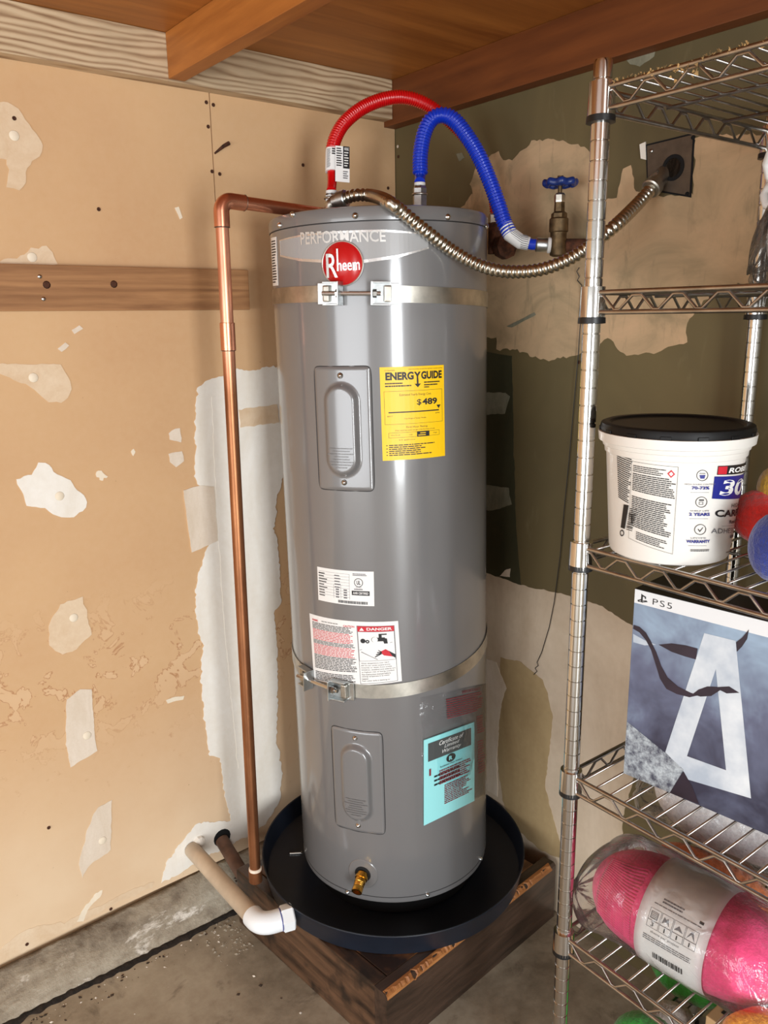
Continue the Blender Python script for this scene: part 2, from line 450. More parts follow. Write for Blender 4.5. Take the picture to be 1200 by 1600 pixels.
# ------------------------------------------------------------------ text to flat mesh
def textmesh(s, bold=0.0, shear=0.0, spacing=1.0):
    cu = bpy.data.curves.new('t', 'FONT'); cu.body = s; cu.size = 1; cu.offset = bold; cu.shear = shear
    cu.space_character = spacing; cu.resolution_u = 3
    o = bpy.data.objects.new('t', cu); COL.objects.link(o)
    dg = bpy.context.evaluated_depsgraph_get()
    me = bpy.data.meshes.new_from_object(o.evaluated_get(dg))
    vs = [(v.co.x, v.co.y) for v in me.vertices]; fs = [tuple(p.vertices) for p in me.polygons]
    bpy.data.objects.remove(o); bpy.data.curves.remove(cu); bpy.data.meshes.remove(me)
    return vs, fs
class Print:
    """collects flat print on a label of width w, height h (u right, v down, 0..1) by colour"""
    def __init__(s, w, h): s.w, s.h, s.d = w, h, {}
    def add(s, col, vs, fs):
        V, Fc = s.d.setdefault(col, ([], [])); k = len(V); V += vs; Fc += [tuple(i+k for i in f) for f in fs]
    def rect(s, col, u0, v0, u1, v1, nu=None):
        nu = nu or max(1, int(abs(u1-u0)*s.w/.012)); vs, fs = [], []
        for i in range(nu+1):
            u = u0+(u1-u0)*i/nu; vs += [(u, v0), (u, v1)]
        for i in range(nu): fs.append((2*i, 2*i+1, 2*i+3, 2*i+2))
        s.add(col, vs, fs)
    def poly(s, col, pts): s.add(col, list(pts), [tuple(range(len(pts)))])
    def frame(s, col, u0, v0, u1, v1, th=.004):
        tv = th*s.w/s.h
        s.rect(col, u0, v0, u1, v0+tv); s.rect(col, u0, v1-tv, u1, v1); s.rect(col, u0, v0, u0+th, v1); s.rect(col, u1-th, v0, u1, v1)
    def text(s, col, st, u0, v0, u1, v1, bold=.0, shear=0.0, fit=True, spacing=1.0):
        vs, fs = textmesh(st, bold, shear, spacing)
        if not vs: return
        x0 = min(v[0] for v in vs); x1 = max(v[0] for v in vs); y0 = min(v[1] for v in vs); y1 = max(v[1] for v in vs)
        s.add(col, [(u0+(v[0]-x0)/(x1-x0)*(u1-u0), v1-(v[1]-y0)/(y1-y0)*(v1-v0)) for v in vs], fs)
    def lines(s, col, u0, v0, u1, v1, n, fill=.45, seed=1, ragged_=.25, words=True):
        rnd = random.Random(seed); dv = (v1-v0)/n
        for i in range(n):
            e = u1-(u1-u0)*rnd.random()*ragged_; u = u0; va = v0+dv*i+dv*(1-fill)/2
            if not words: s.rect(col, u, va, e, va+dv*fill); continue
            while u < e:
                l = (.02+.06*rnd.random())*(u1-u0)*1.6; s.rect(col, u, va, min(e, u+l), va+dv*fill, 1); u += l+.012*(u1-u0)
    def circle(s, col, cu, cv, r, r_in=0, n=28):
        asp = s.w/s.h; vs, fs = [], []
        for k in range(n):
            a = 2*PI*k/n; vs.append((cu+r*math.cos(a), cv+r*asp*math.sin(a)))
        if r_in:
            for k in range(n):
                a = 2*PI*k/n; vs.append((cu+r_in*math.cos(a), cv+r_in*asp*math.sin(a)))
            fs = [(k, (k+1) % n, n+(k+1) % n, n+k) for k in range(n)]
        else: fs = [tuple(range(n))]
        s.add(col, vs, fs)
    def build(s, parent, to3, lift=.0006, names=None):
        for i, (col, (vs, fs)) in enumerate(s.d.items()):
            nm = (names or {}).get(col, 'lettering')
            par = list(range(len(vs)))
            def find(a):
                while par[a] != a: par[a] = par[par[a]]; a = par[a]
                return a
            for f in fs:
                for q in f[1:]: par[find(q)] = find(f[0])
            roots = sorted({find(f[0]) for f in fs})
            if 2 <= len(roots) <= 4:
                for r_ in roots:
                    ff = [f for f in fs if find(f[0]) == r_]; ids = sorted({q for f in ff for q in f}); mp = {q: n_ for n_, q in enumerate(ids)}
                    obj(nm, ([to3(vs[q][0], vs[q][1], lift*(1+.35*i)) for q in ids], [tuple(mp[q] for q in f) for f in ff]), M[col], parent)
                continue
            obj(nm, ([to3(u, v, lift*(1+.35*i)) for u, v in vs], fs), M[col], parent)
def skin(to3, nu=24, nv=24):
    vs = [to3(i/nu, j/nv, 0) for j in range(nv+1) for i in range(nu+1)]
    fs = [(j*(nu+1)+i, j*(nu+1)+i+1, (j+1)*(nu+1)+i+1, (j+1)*(nu+1)+i) for j in range(nv) for i in range(nu)]
    return vs, fs
def sheet(to3, th=.0004, nu=14, nv=6):
    """thin solid label following to3"""
    vs, fs = [], []
    for lay in (0, th):
        for j in range(nv+1):
            for i in range(nu+1): vs.append(to3(i/nu, j/nv, lay))
    N = (nu+1)*(nv+1); idx = lambda l, i, j: l*N+j*(nu+1)+i
    for l in (0, 1):
        for j in range(nv):
            for i in range(nu): fs.append((idx(l, i, j), idx(l, i+1, j), idx(l, i+1, j+1), idx(l, i, j+1)))
    for i in range(nu):
        for j in (0, nv): fs.append((idx(0, i, j), idx(0, i+1, j), idx(1, i+1, j), idx(1, i, j)))
    for j in range(nv):
        for i in (0, nu): fs.append((idx(0, i, j), idx(0, i, j+1), idx(1, i, j+1), idx(1, i, j)))
    return vs, fs

# ================================================================== SETTING
def struct(name, vf, mat, label, smooth=False, parent=None, **k):
    o = obj(name, vf, mat, parent, smooth, **k)
    if parent is None: tagit(o, label, 'structure'); o['kind'] = 'structure'
    return o
ZC = 2.093           # underside of the loft plywood
floor = struct('floor', box(-5.5, 0, -6.0, 0, -.1, 0), M['floor'], 'stained grey concrete garage floor')
wl = struct('wall_left', box(-5.5, 0, .013, .06, 0, ZC+.12), M['drywall'], 'bare tan drywall wall with white plaster patches')
wr = struct('wall_right', box(0, .06, -4.2, .06, 0, ZC+.12), M['olive'], 'olive painted wall skimmed with tan plaster')
ce = struct('ceiling', box(-3.4, -.0, -3.0, 0, ZC, ZC+.018), M['ply'], 'stained brown plywood loft deck overhead')
# the drywall sheets of the left wall (joint between them under the ledger)
xs = pix(330, 200, 1, 0).x
for a, b in ((-5.5, xs-.0012), (xs+.0012, -.002)):
    z0a = .06; z0b = .074
    bm = bmesh.new()
    vs, fs = box(a, b, 0, .0128, .0, ZC+.0)
    vs = [Vector((v.x, v.y, v.z if v.z > 1 else .074+(v.x+.69)*.034 if v.x > -2 else .03)) for v in vs]
    obj('drywall_sheet', (vs, fs), M['drywall'], wl)
# concrete stem-wall curb along the left wall
def curb():
    prof = [(.0, -.01), (.0, .078), (-.012, .070), (-.03, .062), (-.052, .055), (-.066, .044), (-.078, .028), (-.092, .014), (-.108, .004), (-.116, -.01)]
    vs, fs = [], []; nx = 150; x0, x1 = -2.6, -.06; m = len(prof)
    for i in range(nx+1):
        x = x0+(x1-x0)*i/nx
        for j, (y, z) in enumerate(prof):
            k = 0 if j in (0, m-1) else 1
            d = noise.noise(Vector((x*14, y*40, 3)))*.009+noise.noise(Vector((x*50, y*90, 5)))*.005
            dz = (x+.69)*.034 if 0 < j < 6 else 0
            vs.append(Vector((x, min(0, y+d*k if j != 1 else y), z+k*d*.7+dz if j != 1 else z+dz-.004)))
    for i in range(nx):
        for j in range(m-1): fs.append((i*m+j, (i+1)*m+j, (i+1)*m+j+1, i*m+j+1))
    fs.append(tuple(range(m))); fs.append(tuple(nx*m+j for j in range(m-1, -1, -1)))
    return vs, fs
struct('baseboard_left', curb(), M['curb'], 'rough grey concrete curb at the foot of the drywall', True)
# dirt packed in the joint between curb and floor
vs, fs = [], []; nx = 260
for i in range(nx+1):
    x = -2.4+(2.4-.64)*i/nx
    wv = .010+.007*noise.noise(Vector((x*9, 0, 2)))+.007*noise.noise(Vector((x*45, 1, 2)))
    y = -.112+.006*noise.noise(Vector((x*6, 4, 2)))
    wv = max(.003, wv)
    vs += [Vector((x, y+.012, .001)), Vector((x, y+wv*.3, .004+.003*noise.noise(Vector((x*60, 2, 2))))), Vector((x, y-wv*.8, .003)), Vector((x, y-wv*1.25, .0))]
for i in range(nx):
    for j in range(3): fs.append((i*4+j, (i+1)*4+j, (i+1)*4+j+1, i*4+j+1))
tagit(obj('joint_dirt', (vs, fs), M['dirt'], None, True), 'black dirt packed along the concrete curb', 'dirt', kind='stuff')

# ledger, beam and joist of the loft
struct('trim_1', box(-5.5, -.039, -.038, -.0002, 2.000, ZC-.0005, .0015), M['ledger'], 'weathered pale wooden ledger board under the loft')
struct('trim_2', box(-.038, -.0002, -3.0, -.0002, 1.987, ZC-.0005, .0015), M['beam'], 'dark stained beam along the olive wall')
jx0 = pix(263, 123, 1, -.038).x
struct('trim_3', box(jx0, jx0+.037, -3.0, -.0385, 2.004, ZC-.0005, .0015), M['joist'], 'stained joist running across the loft ceiling')
# ---- patches: thin skins of compound on the drywall (kept as pieces of the wall)
def onL(poly): return [tuple((p.x, p.z)) for p in (pix(x, y, 1, 0) for x, y in poly)]
def onR(poly): return [tuple((p.y, p.z)) for p in (pix(x, y, 0, 0) for x, y in poly)]
def L3(u, v, h): return Vector((u, -.0001-h, v))
def R3(u, v, h): return Vector((-.0001-h, u, v))
def patch(side, poly, mat, th=.001, amp=.004, step=.008, seed=1, name='plaster_patch'):
    p2 = ragged(onL(poly) if side == 'L' else onR(poly), step, amp, seed)
    if side == 'L': p2 = [(min(x, -.0006), z) for x, z in p2]
    else: p2 = [(min(y, -.0006), max(z, .001)) for y, z in p2]
    return obj(name, prism(p2, L3 if side == 'L' else R3, th), M[mat], wl if side == 'L' else wr)
patch('L', [(-30, 158), (12, 160), (28, 170), (45, 195), (60, 215), (68, 228), (62, 245), (50, 252), (42, 262), (40, 285), (30, 296), (12, 293), (10, 250), (-30, 245)], 'mud2', seed=1)
patch('L', [(-30, 411), (0, 408), (38, 398), (48, 386), (60, 388), (72, 384), (80, 395), (90, 413), (60, 416)], 'mud2', seed=2)
patch('L', [(-30, 569), (96, 569), (106, 590), (112, 608), (106, 622), (95, 628), (75, 629), (60, 615), (40, 600), (15, 592), (0, 585), (-30, 580)], 'mud2', amp=.003, seed=3)
patch('L', [(26, 750), (50, 742), (60, 724), (72, 722), (85, 735), (108, 752), (125, 770), (137, 785), (130, 800), (115, 809), (90, 805), (70, 795), (42, 790), (32, 768)], 'mud', amp=.005, seed=4)
patch('L', [(76, 979), (94, 944), (129, 932), (143, 991), (120, 1015), (98, 1022), (78, 1008)], 'mud2', seed=5)
patch('L', [(104, 1093), (125, 1077), (143, 1077), (147, 1144), (152, 1173), (110, 1199), (103, 1163)], 'mud3', amp=.002, seed=6)
patch('L', [(174, 1250), (173, 1328), (141, 1350), (128, 1372), (123, 1350), (137, 1293), (153, 1261)], 'mud3', amp=.003, seed=7)
patch('L', [(327, 592), (352, 585), (370, 577), (399, 578), (427, 571), (450, 572), (455, 700), (433, 777), (429, 825), (436, 872), (438, 944), (428, 958), (432, 996), (434, 1062), (432, 1157), (441, 1205), (437, 1252), (412, 1290), (385, 1305), (363, 1295), (356, 1271), (349, 1229), (344, 1183), (327, 1181), (318, 1119), (319, 1100), (313, 1067), (316, 1010), (306, 967), (306, 910), (318, 872), (325, 851), (330, 800), (313, 758), (303, 744), (306, 697), (304, 663), (306, 625), (308, 606)], 'mud', .0012, .006, .006, 8)
patch('L', [(286, 766), (313, 758), (334, 760), (340, 845), (299, 863)], 'mud3', .0022, .0015, .008, 9)
patch('L', [(330, 620), (352, 618), (372, 900), (392, 1180), (372, 1200), (352, 1000), (338, 800)], 'lightmud' if False else 'mud', .0019, .003, .01, 10)
patch('L', [(372, 640), (432, 632), (436, 660), (374, 668)], 'mud2', .0021, .003, .008, 11)
patch('L', [(263, 676), (280, 669), (283, 690), (264, 687)], 'mud3', amp=.003, seed=12)
patch('L', [(263, 708), (284, 705), (287, 720), (275, 730), (264, 722)], 'mud3', amp=.003, seed=13)
patch('L', [(150, 742), (158, 736), (168, 744), (158, 752)], 'spackle', amp=.006, step=.004, seed=14)
patch('L', [(205, 706), (209, 701), (212, 706), (207, 713)], 'spackle', amp=.003, step=.004, seed=15)
patch('L', [(259, 1094), (274, 1089), (288, 1087), (286, 1093), (272, 1095), (262, 1099)], 'spackle', amp=.002, step=.004, seed=16)
patch('L', [(112, 516), (124, 508), (130, 514), (116, 522)], 'mud3', amp=.001, seed=17)
patch('L', [(90, 545), (102, 535), (108, 540), (96, 550)], 'mud3', amp=.001, seed=18)
patch('L', [(273, 325), (279, 323), (285, 340), (281, 343)], 'spackle', amp=.001, step=.004, seed=19)
patch('L', [(262, 1345), (290, 1308), (308, 1286), (350, 1284), (392, 1278), (400, 1300), (375, 1312), (330, 1335), (300, 1352), (268, 1372), (250, 1380)], 'mud', .001, .006, .006, 20)
patch('L', [(120, 1440), (132, 1415), (150, 1396), (160, 1390), (156, 1402), (138, 1420), (130, 1440)], 'spackle', .0007, .003, .005, 21)
patch('L', [(-10, 1490), (40, 1452), (100, 1440), (170, 1408), (200, 1392), (240, 1378), (238, 1386), (180, 1412), (110, 1450), (60, 1476), (-10, 1508)], 'mud2', .0006, .005, .008, 22)
for k, (x, y) in enumerate([(22, 212), (50, 402), (52, 690-1+0-0+0), (93, 775), (115, 965), (136, 1149), (160, 1313), (52, 590)]):
    if (x, y) in ((52, 689),): continue
    p = pix(x, y, 1, 0); r = .010
    obj('screw_dab', lathe([(r, 0), (r*.9, .0007), (.0001, .001)], 18, (p.x, -.001, p.z), (0, -1, 0)), M['spackle'], wl, True)
for k, (x, y) in enumerate([(322, 160), (333, 164), (325, 198), (331, 268), (343, 272), (154, 327), (606, 294), (22, 185), (473, 258), (173, 1420), (42, 1475), (76, 1293)]):
    p = pix(x, y, 1, 0)
    obj('screw_head', lathe([(.0042, 0), (.004, .0006), (.0022, .0011), (.002, .0003), (.0001, .0003)], 12, (p.x, -.0012, p.z), (0, -1, 0)), M['rust'], wl, True)
a = pix(335, 240, 1, 0); b = pix(357, 224, 1, 0)     # gouge in the paper beside the joint
obj('gouge', tube([a+Vector((0, -.001, 0)), a.lerp(b, .6)+Vector((0, -.004, .002)), b+Vector((0, -.003, 0))], [.002, .004, .0045], 8), M['rust'], wl)
# right wall coats
patch('R', [(640, 330), (717, 330), (741, 300), (733, 287), (746, 262), (765, 247), (778, 239), (791, 251), (810, 243), (831, 220), (866, 215), (903, 227), (935, 245), (945, 315), (963, 309), (974, 264), (986, 258), (994, 300), (1010, 306), (1085, 304), (1085, 212), (1240, 208), (1232, 440), (1140, 445), (1100, 470), (1076, 498), (1074, 534), (1022, 552), (980, 555), (950, 528), (938, 534), (909, 553), (858, 564), (809, 547), (778, 545), (776, 528), (755, 525), (640, 520)], 'skim', .0012, .006, .008, 31)
patch('R', [(735, 545), (800, 556), (803, 700), (806, 820), (814, 916), (790, 905), (735, 895)], 'green', .0006, .002, .01, 32)  # darker green strip beside the tank
patch('R', [(735, 612), (790, 614), (797, 619), (789, 645), (760, 648), (735, 660)], 'green_thin', .0012, .003, .008, 33)
patch('R', [(735, 754), (795, 762), (800, 788), (770, 798), (735, 795)], 'green_thin', .0012, .003, .008, 34)
patch('R', [(640, 880), (759, 895), (790, 905), (814, 916), (858, 923), (886, 931), (922, 939), (956, 956), (990, 978), (1060, 1002), (1060, 1150), (990, 1215), (972, 1290), (975, 1340), (1010, 1440), (905, 1450), (640, 1280)], 'skim_low', .0012, .004, .008, 35)
patch('R', [(783, 1027), (815, 1035), (850, 1062), (864, 1120), (852, 1230), (884, 1345), (840, 1325), (800, 1285), (786, 1250), (780, 1200), (778, 1110)], 'skim_yellow', .0018, .004, .008, 36)
patch('R', [(755, 1028), (776, 1035), (792, 1075), (784, 1100), (777, 1180), (778, 1245), (755, 1230)], 'mud3', .0022, .003, .008, 37)
patch('R', [(975, 88), (1026, 72), (1022, 88), (1000, 104), (985, 100)], 'green_thin', .0008, .002, .01, 38)
patch('R', [(713, 240), (722, 238), (726, 246), (718, 252)], 'green_thin', .0008, .002, .006, 39)
patch('R', [(792, 890), (798, 888), (797, 902), (780, 900)], 'mud3', .001, .002, .006, 40)
patch('R', [(792, 510), (836, 488), (838, 492), (800, 512)], 'green_thin', .002, .001, .006, 41)
for x, y in [(622, 229), (623, 245), (905, 566)]:
    p = pix(x, y, 0, 0); obj('screw_head', lathe([(.004, 0), (.0035, .0008), (.0001, .0008)], 12, (-.0014, p.y, p.z), (-1, 0, 0)), M['rust'] if y > 230 else M['mud3'], wr, True)
# ---- old board on the drywall
bt = pix(388, 422, 1, -.019); bb = pix(390, 484, 1, -.019)
cl = empty('wooden_board', (-.9, -.0095, bb.z), 'worn brown wooden board screwed flat across the drywall', 'board')
obj('board', box(-2.9, bt.x, -.019, -.0003, bb.z, bt.z, .002), M['cleat'], cl)
for x, y in [(68, 467), (62, 432)]:
    p = pix(x, y, 1, -.019); obj('screw', lathe([(.0045, 0), (.004, .001), (.0001, .0012)], 12, (p.x, -.0192, p.z), (0, -1, 0)), M['steel'], cl, True)
for x, y in [(73, 445), (178, 444)]:
    p = pix(x, y, 1, -.019); obj('knot', lathe([(.008, 0), (.005, .0006), (.0001, .0006)], 10, (p.x, -.0190, p.z), (0, -1, 0)), M['rust'], cl, True)

# ================================================================== PLATFORM, PAN
ZP = .160
A = pix(604, 1555, 2, ZP); B = pix(870, 1346, 2, ZP); A.z = B.z = 0; B.x = min(B.x, -.004)
ex = (B-A).normalized(); ey = Vector((-ex.y, ex.x, 0))
pf = empty('wooden_platform', (-.31, -.38, 0), 'low dark wet wooden platform in the corner of the walls', 'platform')
def pbox(u0, u1, v0, v1, z0, z1, bev=.003, amp=0):
    vs, fs = box(u0, u1, v0, v1, z0, z1, bev)
    return [A+ex*v.x+ey*v.y+Vector((0, 0, v.z)) for v in vs], fs
Lx = (B-A).length
def plank(u0, u1, v0, v1, z0, z1, seed, jag=.003, n=60):
    """long plank with a torn upper front edge"""
    vs, fs = [], []
    for i in range(n+1):
        u = u0+(u1-u0)*i/n; j = noise.noise(Vector((u*30, seed, 0)))*jag+noise.noise(Vector((u*90, seed, 4)))*jag
        for (v, z) in ((v0, z0), (v0, z1-.006+min(0, j)), (v0+.005+abs(j), z1), (v1, z1), (v1, z0)):
            vs.append(A+ex*u+ey*v+Vector((0, 0, z)))
    for i in range(n):
        for j in range(5): fs.append((i*5+j, (i+1)*5+j, (i+1)*5+(j+1) % 5, i*5+(j+1) % 5))
    fs.append((0, 1, 2, 3, 4)); fs.append(tuple(n*5+k for k in (4, 3, 2, 1, 0)))
    return vs, fs
obj('front_board', plank(.0, Lx-.004, 0, .036, .0, ZP-.002, 1), M['platform'], pf)
obj('side_board', pbox(.0, .036, .0365, .55, 0, ZP-.002, .003), M['platform_side'], pf)
obj('rear_board', pbox(.037, Lx-.05, .515, .55, 0, ZP-.014, .003), M['platform'], pf)
obj('top_panel', pbox(.0375, Lx-.05, .037, .514, ZP-.016, ZP-.001, .001), M['platform_top'], pf)
obj('splintered_edge', plank(.002, Lx-.02, -.0015, .013, ZP-.014, ZP-.0003, 5, .013, 160), M['splinter'], pf)

KS = .981
HB = CAM+(Vector((-.303, -.3476, .183))-CAM)*KS
pc = Vector((-.3305, -.3760, ZP))
pan = empty('drain_pan', pc, 'wide round black plastic drain pan under the grey tank', 'pan')
RP = .341
prof = [(.0005, .0012), (.312, .0012), (.317, .004), (.3265, .052), (.3295, .0532), (.3300, .051), (.3285, .049), (.320, .0), (.0005, .0)]
obj('tray', lathe([(r, h) for r, h in prof], 96, pc), M['pan'], pan, True, auto=.6)
# drain outlet and loose screw
sc_ = pix(466, 1333, 2, ZP+.004)
tagit(obj('loose_screw', join(tube([sc_+Vector((-.018, .012, 0)), sc_+Vector((.006, -.004, 0))], .0022, 8), lathe([(.005, 0), (.004, .003), (.0001, .003)], 10, sc_+Vector((.006, -.004, 0)), (.83, -.55, 0))), M['steel'], None), 'small loose steel screw lying in the black pan', 'screw')

# ================================================================== WATER HEATER
RH, HH = .235*KS, 1.53*KS
AX = Vector((-.0057, .0145, 1)).normalized()
UX = (rt - AX*rt.dot(AX)).normalized()         # fixed reference: theta measured on the tank
UY = AX.cross(UX)
def hz(th, h, r=RH):
    return HB + AX*h + UX*(r*math.cos(th)) + UY*(r*math.sin(th))
def hpix(x, y, r=RH):
    """photo pixel -> (theta, height) on the tank"""
    d = ray(x, y); o = CAM-HB
    ox, oy, oz = o.dot(UX), o.dot(UY), o.dot(AX); dx, dy, dz = d.dot(UX), d.dot(UY), d.dot(AX)
    a = dx*dx+dy*dy; b = 2*(ox*dx+oy*dy); c_ = ox*ox+oy*oy-r*r; q = b*b-4*a*c_
    t_ = (-b-math.sqrt(max(q, 0)))/(2*a)
    return math.atan2(oy+t_*dy, ox+t_*dx), oz+t_*dz
wh = empty('water_heater', HB, 'tall grey electric tank water heater standing in the black pan', 'water heater')
def hl(prof, n=96): return lathe(prof, n, HB, AX)
HL = hpix(600, 343)[1]                          # joint of lid and jacket
obj('jacket', hl([(.2, .012), (RH-0.00700, .0), (RH-0.00150, .003), (RH+0.00000, .01), (RH+0.00000, HL-.001), (.2, HL-.001)]), M['heater'], wh, True, auto=.5)
obj('lid', hl([(RH+0.00120, HL), (RH+0.00180, HL+.004), (RH+0.00180, HH-.008), (RH-0.00100, HH-.002), (RH-0.00700, HH), (.0005, HH)]), M['heater_lid'], wh, True, auto=.5)
ZB0 = -(HB.z-ZP-.0018)
obj('base_ring', hl([(.19, ZB0), (RH-0.03000, ZB0), (RH-0.03000, .014), (.19, .014)]), M['black'], wh, True, auto=.5)
obj('seam', hl([(RH-0.00050, HL-.0022), (RH+0.00040, HL-.0022), (RH+0.00040, HL+.0002), (RH-0.00050, HL+.0002)]), M['seam'], wh, True)
obj('seam', hl([(RH-0.00040, .016), (RH+0.00035, .016), (RH+0.00035, .018), (RH-0.00040, .018)]), M['seam'], wh, True)
def hscrew(x, y, r=RH+.0015, s=.0048):
    th, h = hpix(x, y, r); c_ = hz(th, h, r-.001); n_ = (hz(th, h, r)-hz(th, h, 0)).normalized()
    return lathe([(s*1.25, 0), (s*1.25, .0015), (s, .0022), (s*.8, .005), (.0001, .006)], 12, c_, n_)
for x, y in [(437, 352), (457, 335), (555, 337), (700, 339), (760, 354)]:
    obj('screw', hscrew(x, y, RH+.0025), M['steel'], wh, True)
for x, y in [(543, 1394), (751, 1342), (668, 1398)]:
    obj('screw', hscrew(x, y, RH+.0005, .004), M['zinc'], wh, True)
# access panels
def access(pxs, pys, name_screw):
    """panel from corner pixels (tl,tr,br,bl) : flat raised plate with an oval boss, following the tank"""
    c4 = [hpix(x, y) for x, y in pxs]
    t0 = (c4[0][0]+c4[3][0])/2; t1 = (c4[1][0]+c4[2][0])/2; h1 = (c4[0][1]+c4[1][1])/2; h0 = (c4[2][1]+c4[3][1])/2
    wd = abs(t1-t0)*RH; hg = h1-h0; sgn = 1 if t1 > t0 else -1
    bw, bh = wd*.31, hg*.385           # boss half sizes
    cyb = -.005*hg
    def hgt(u, v):
        du, dv = abs(u), abs(v-cyb); ex_ = max(du, 0); ey_ = max(dv-(bh-bw), 0)
        d = math.hypot(ex_, ey_)-bw
        k = min(1, max(0, -d/.012)); k = k*k*(3-2*k)
        e = min(wd/2-abs(u), hg/2-abs(v)); rim = min(1, max(0, e/.004))
        rc = .012
        cx_, cy_ = abs(u)-(wd/2-rc), abs(v)-(hg/2-rc)
        return .0004+.0026*rim + .011*k
    nu, nv = 44, 90; vs, fs = [], []
    tm, hm = (t0+t1)/2, (h0+h1)/2
    for j in range(nv+1):
        for i in range(nu+1):
            u = (i/nu-.5)*wd; v = (j/nv-.5)*hg
            # rounded corners
            rc = .011; cx_, cy_ = abs(u)-(wd/2-rc), abs(v)-(hg/2-rc)
            if cx_ > 0 and cy_ > 0:
                m = max(cx_, cy_); l = math.hypot(cx_, cy_); f_ = m/l
                u = math.copysign(wd/2-rc+cx_*f_, u); v = math.copysign(hg/2-rc+cy_*f_, v)
            vs.append(hz(tm+sgn*u/RH, hm+v, RH+hgt(u, v)))
    for j in range(nv):
        for i in range(nu): fs.append((j*(nu+1)+i, j*(nu+1)+i+1, (j+1)*(nu+1)+i+1, (j+1)*(nu+1)+i))
    p_ = obj('access_panel', (vs, fs), M['heater'], wh, True)
    # dark line round the plate
    ring = []
    for k in range(80):
        a = 2*PI*k/80; u = math.copysign(abs(math.cos(a))**.12, math.cos(a))*(wd/2+.0008); v = math.copysign(abs(math.sin(a))**.12, math.sin(a))*(hg/2+.0008)
        ring.append(hz(tm+sgn*u/RH, hm+v, RH+.0004))
    ring.append(ring[0])
    obj('gap', tube(ring, .0009, 6, False), M['seam'], p_)
    for sgv in (1, -1):
        c_ = hz(tm-.0*sgn, hm+sgv*(hg/2-.017), RH+.003); n_ = (c_-HB-AX*(c_-HB).dot(AX)).normalized()
        obj('screw', lathe([(.006, 0), (.006, .001), (.0042, .002), (.003, .005), (.0001, .0056)], 12, c_, n_), M['steel'], p_, True)
    # embossed warning text
    pr = Print(bw*1.5, .05)
    for k, ln in enumerate((.8, .6, .95, .5, .6, .85, .8, .4)): pr.lines('heater_lid', .5-.5*ln, k/8, .5+.5*ln, (k+.62)/8, 1, .6, k, .0)
    pr.build(p_, lambda u, v, l: hz(tm+sgn*(u-.5)*bw*1.5/RH, hm-hg*.14-v*.05*hg/.28, RH+.0146+l), .0007, {'heater_lid': 'embossed_print'})
access([(492, 571), (580, 574), (584, 764), (499, 766)], None, 0)
access([(517, 1134), (597, 1143), (602, 1303), (526, 1289)], None, 0)
# label placement on the tank from its corner pixels
def hlabel(tl, tr_, br, bl, off=.0004):
    c4 = [hpix(*p) for p in (tl, tr_, br, bl)]
    def f_(u, v, l):
        th = (c4[0][0]*(1-u)+c4[1][0]*u)*(1-v)+(c4[3][0]*(1-u)+c4[2][0]*u)*v
        h = (c4[0][1]*(1-u)+c4[1][1]*u)*(1-v)+(c4[3][1]*(1-u)+c4[2][1]*u)*v
        return hz(th, h, RH+off+l)
    wd = abs(c4[1][0]-c4[0][0])*RH; hg = c4[0][1]-c4[3][1]
    return f_, wd, hg
# energy guide
f_, wd, hg = hlabel((593, 574), (693, 570), (695, 712), (598, 720))
e = obj('energy_label', sheet(f_), M['yellow'], wh); e['label'] = 'yellow energy cost label'
p = Print(wd, hg)
p.text('ink', 'ENERG', .08, .055, .50, .14, .045); p.text('ink', 'Y', .505, .058, .61, .15, .045); p.text('ink', 'GUIDE', .615, .055, .96, .14, .045)
p.rect('ink', .545, .13, .572, .2, 1); p.poly('ink', [(.51, .185), (.61, .185), (.56, .225)])
p.text('ink', 'U.S. Government', .07, .027, .22, .042); p.text('ink', 'Federal law prohibits removal of this label before consumer purchase', .42, .022, .97, .038)
for k, (a_, b_, c_, d_) in enumerate([(.07, .33, .165, .182), (.07, .46, .193, .21), (.66, .92, .165, .182), (.66, .88, .193, .21), (.66, .74, .218, .232)]):
    p.lines('ink', a_, c_, b_, d_, 1, .8, k, 0)
p.frame('ink', .05, .255, .96, .61, .004)
p.text('ink', 'Estimated Yearly Energy Cost', .28, .285, .77, .315)
p.text('ink', '$', .54, .35, .61, .42, .012); p.text('ink', '489', .625, .345, .87, .415, .035); p.poly('ink', [(.86, .425), (.93, .425), (.895, .465)])
p.rect('ink', .11, .475, .9, .488); p.text('ink', '$417', .09, .515, .17, .53); p.text('ink', '$496', .84, .505, .91, .52)
p.text('ink', 'Cost Range of Similar Models', .34, .545, .68, .562)
p.text('ink', 'First Hour Rating', .37, .635, .7, .66); p.text('ink', '(How much hot water you get in the first hour of use)', .2, .67, .82, .688)
p.frame('ink', .1, .7, .9, .755, .004); p.rect('ink', .53, .698, .73, .757)
p.rect('yellow', .58, .713, .67, .722, 1); p.rect('yellow', .55, .735, .67, .744, 1)
p.text('ink', 'Very Small', .13, .72, .27, .735); p.text('ink', 'Low', .41, .72, .46, .735); p.text('ink', 'High', .8, .72, .86, .735)
p.text('ink', '53 gallons', .25, .775, .5, .79)
p.lines('ink', .1, .825, .9, .955, 6, .5, 3, .45)
for k in range(4): p.rect('ink', .06, .832+.035*k, .08, .842+.035*k, 1)
p.build(e, f_)
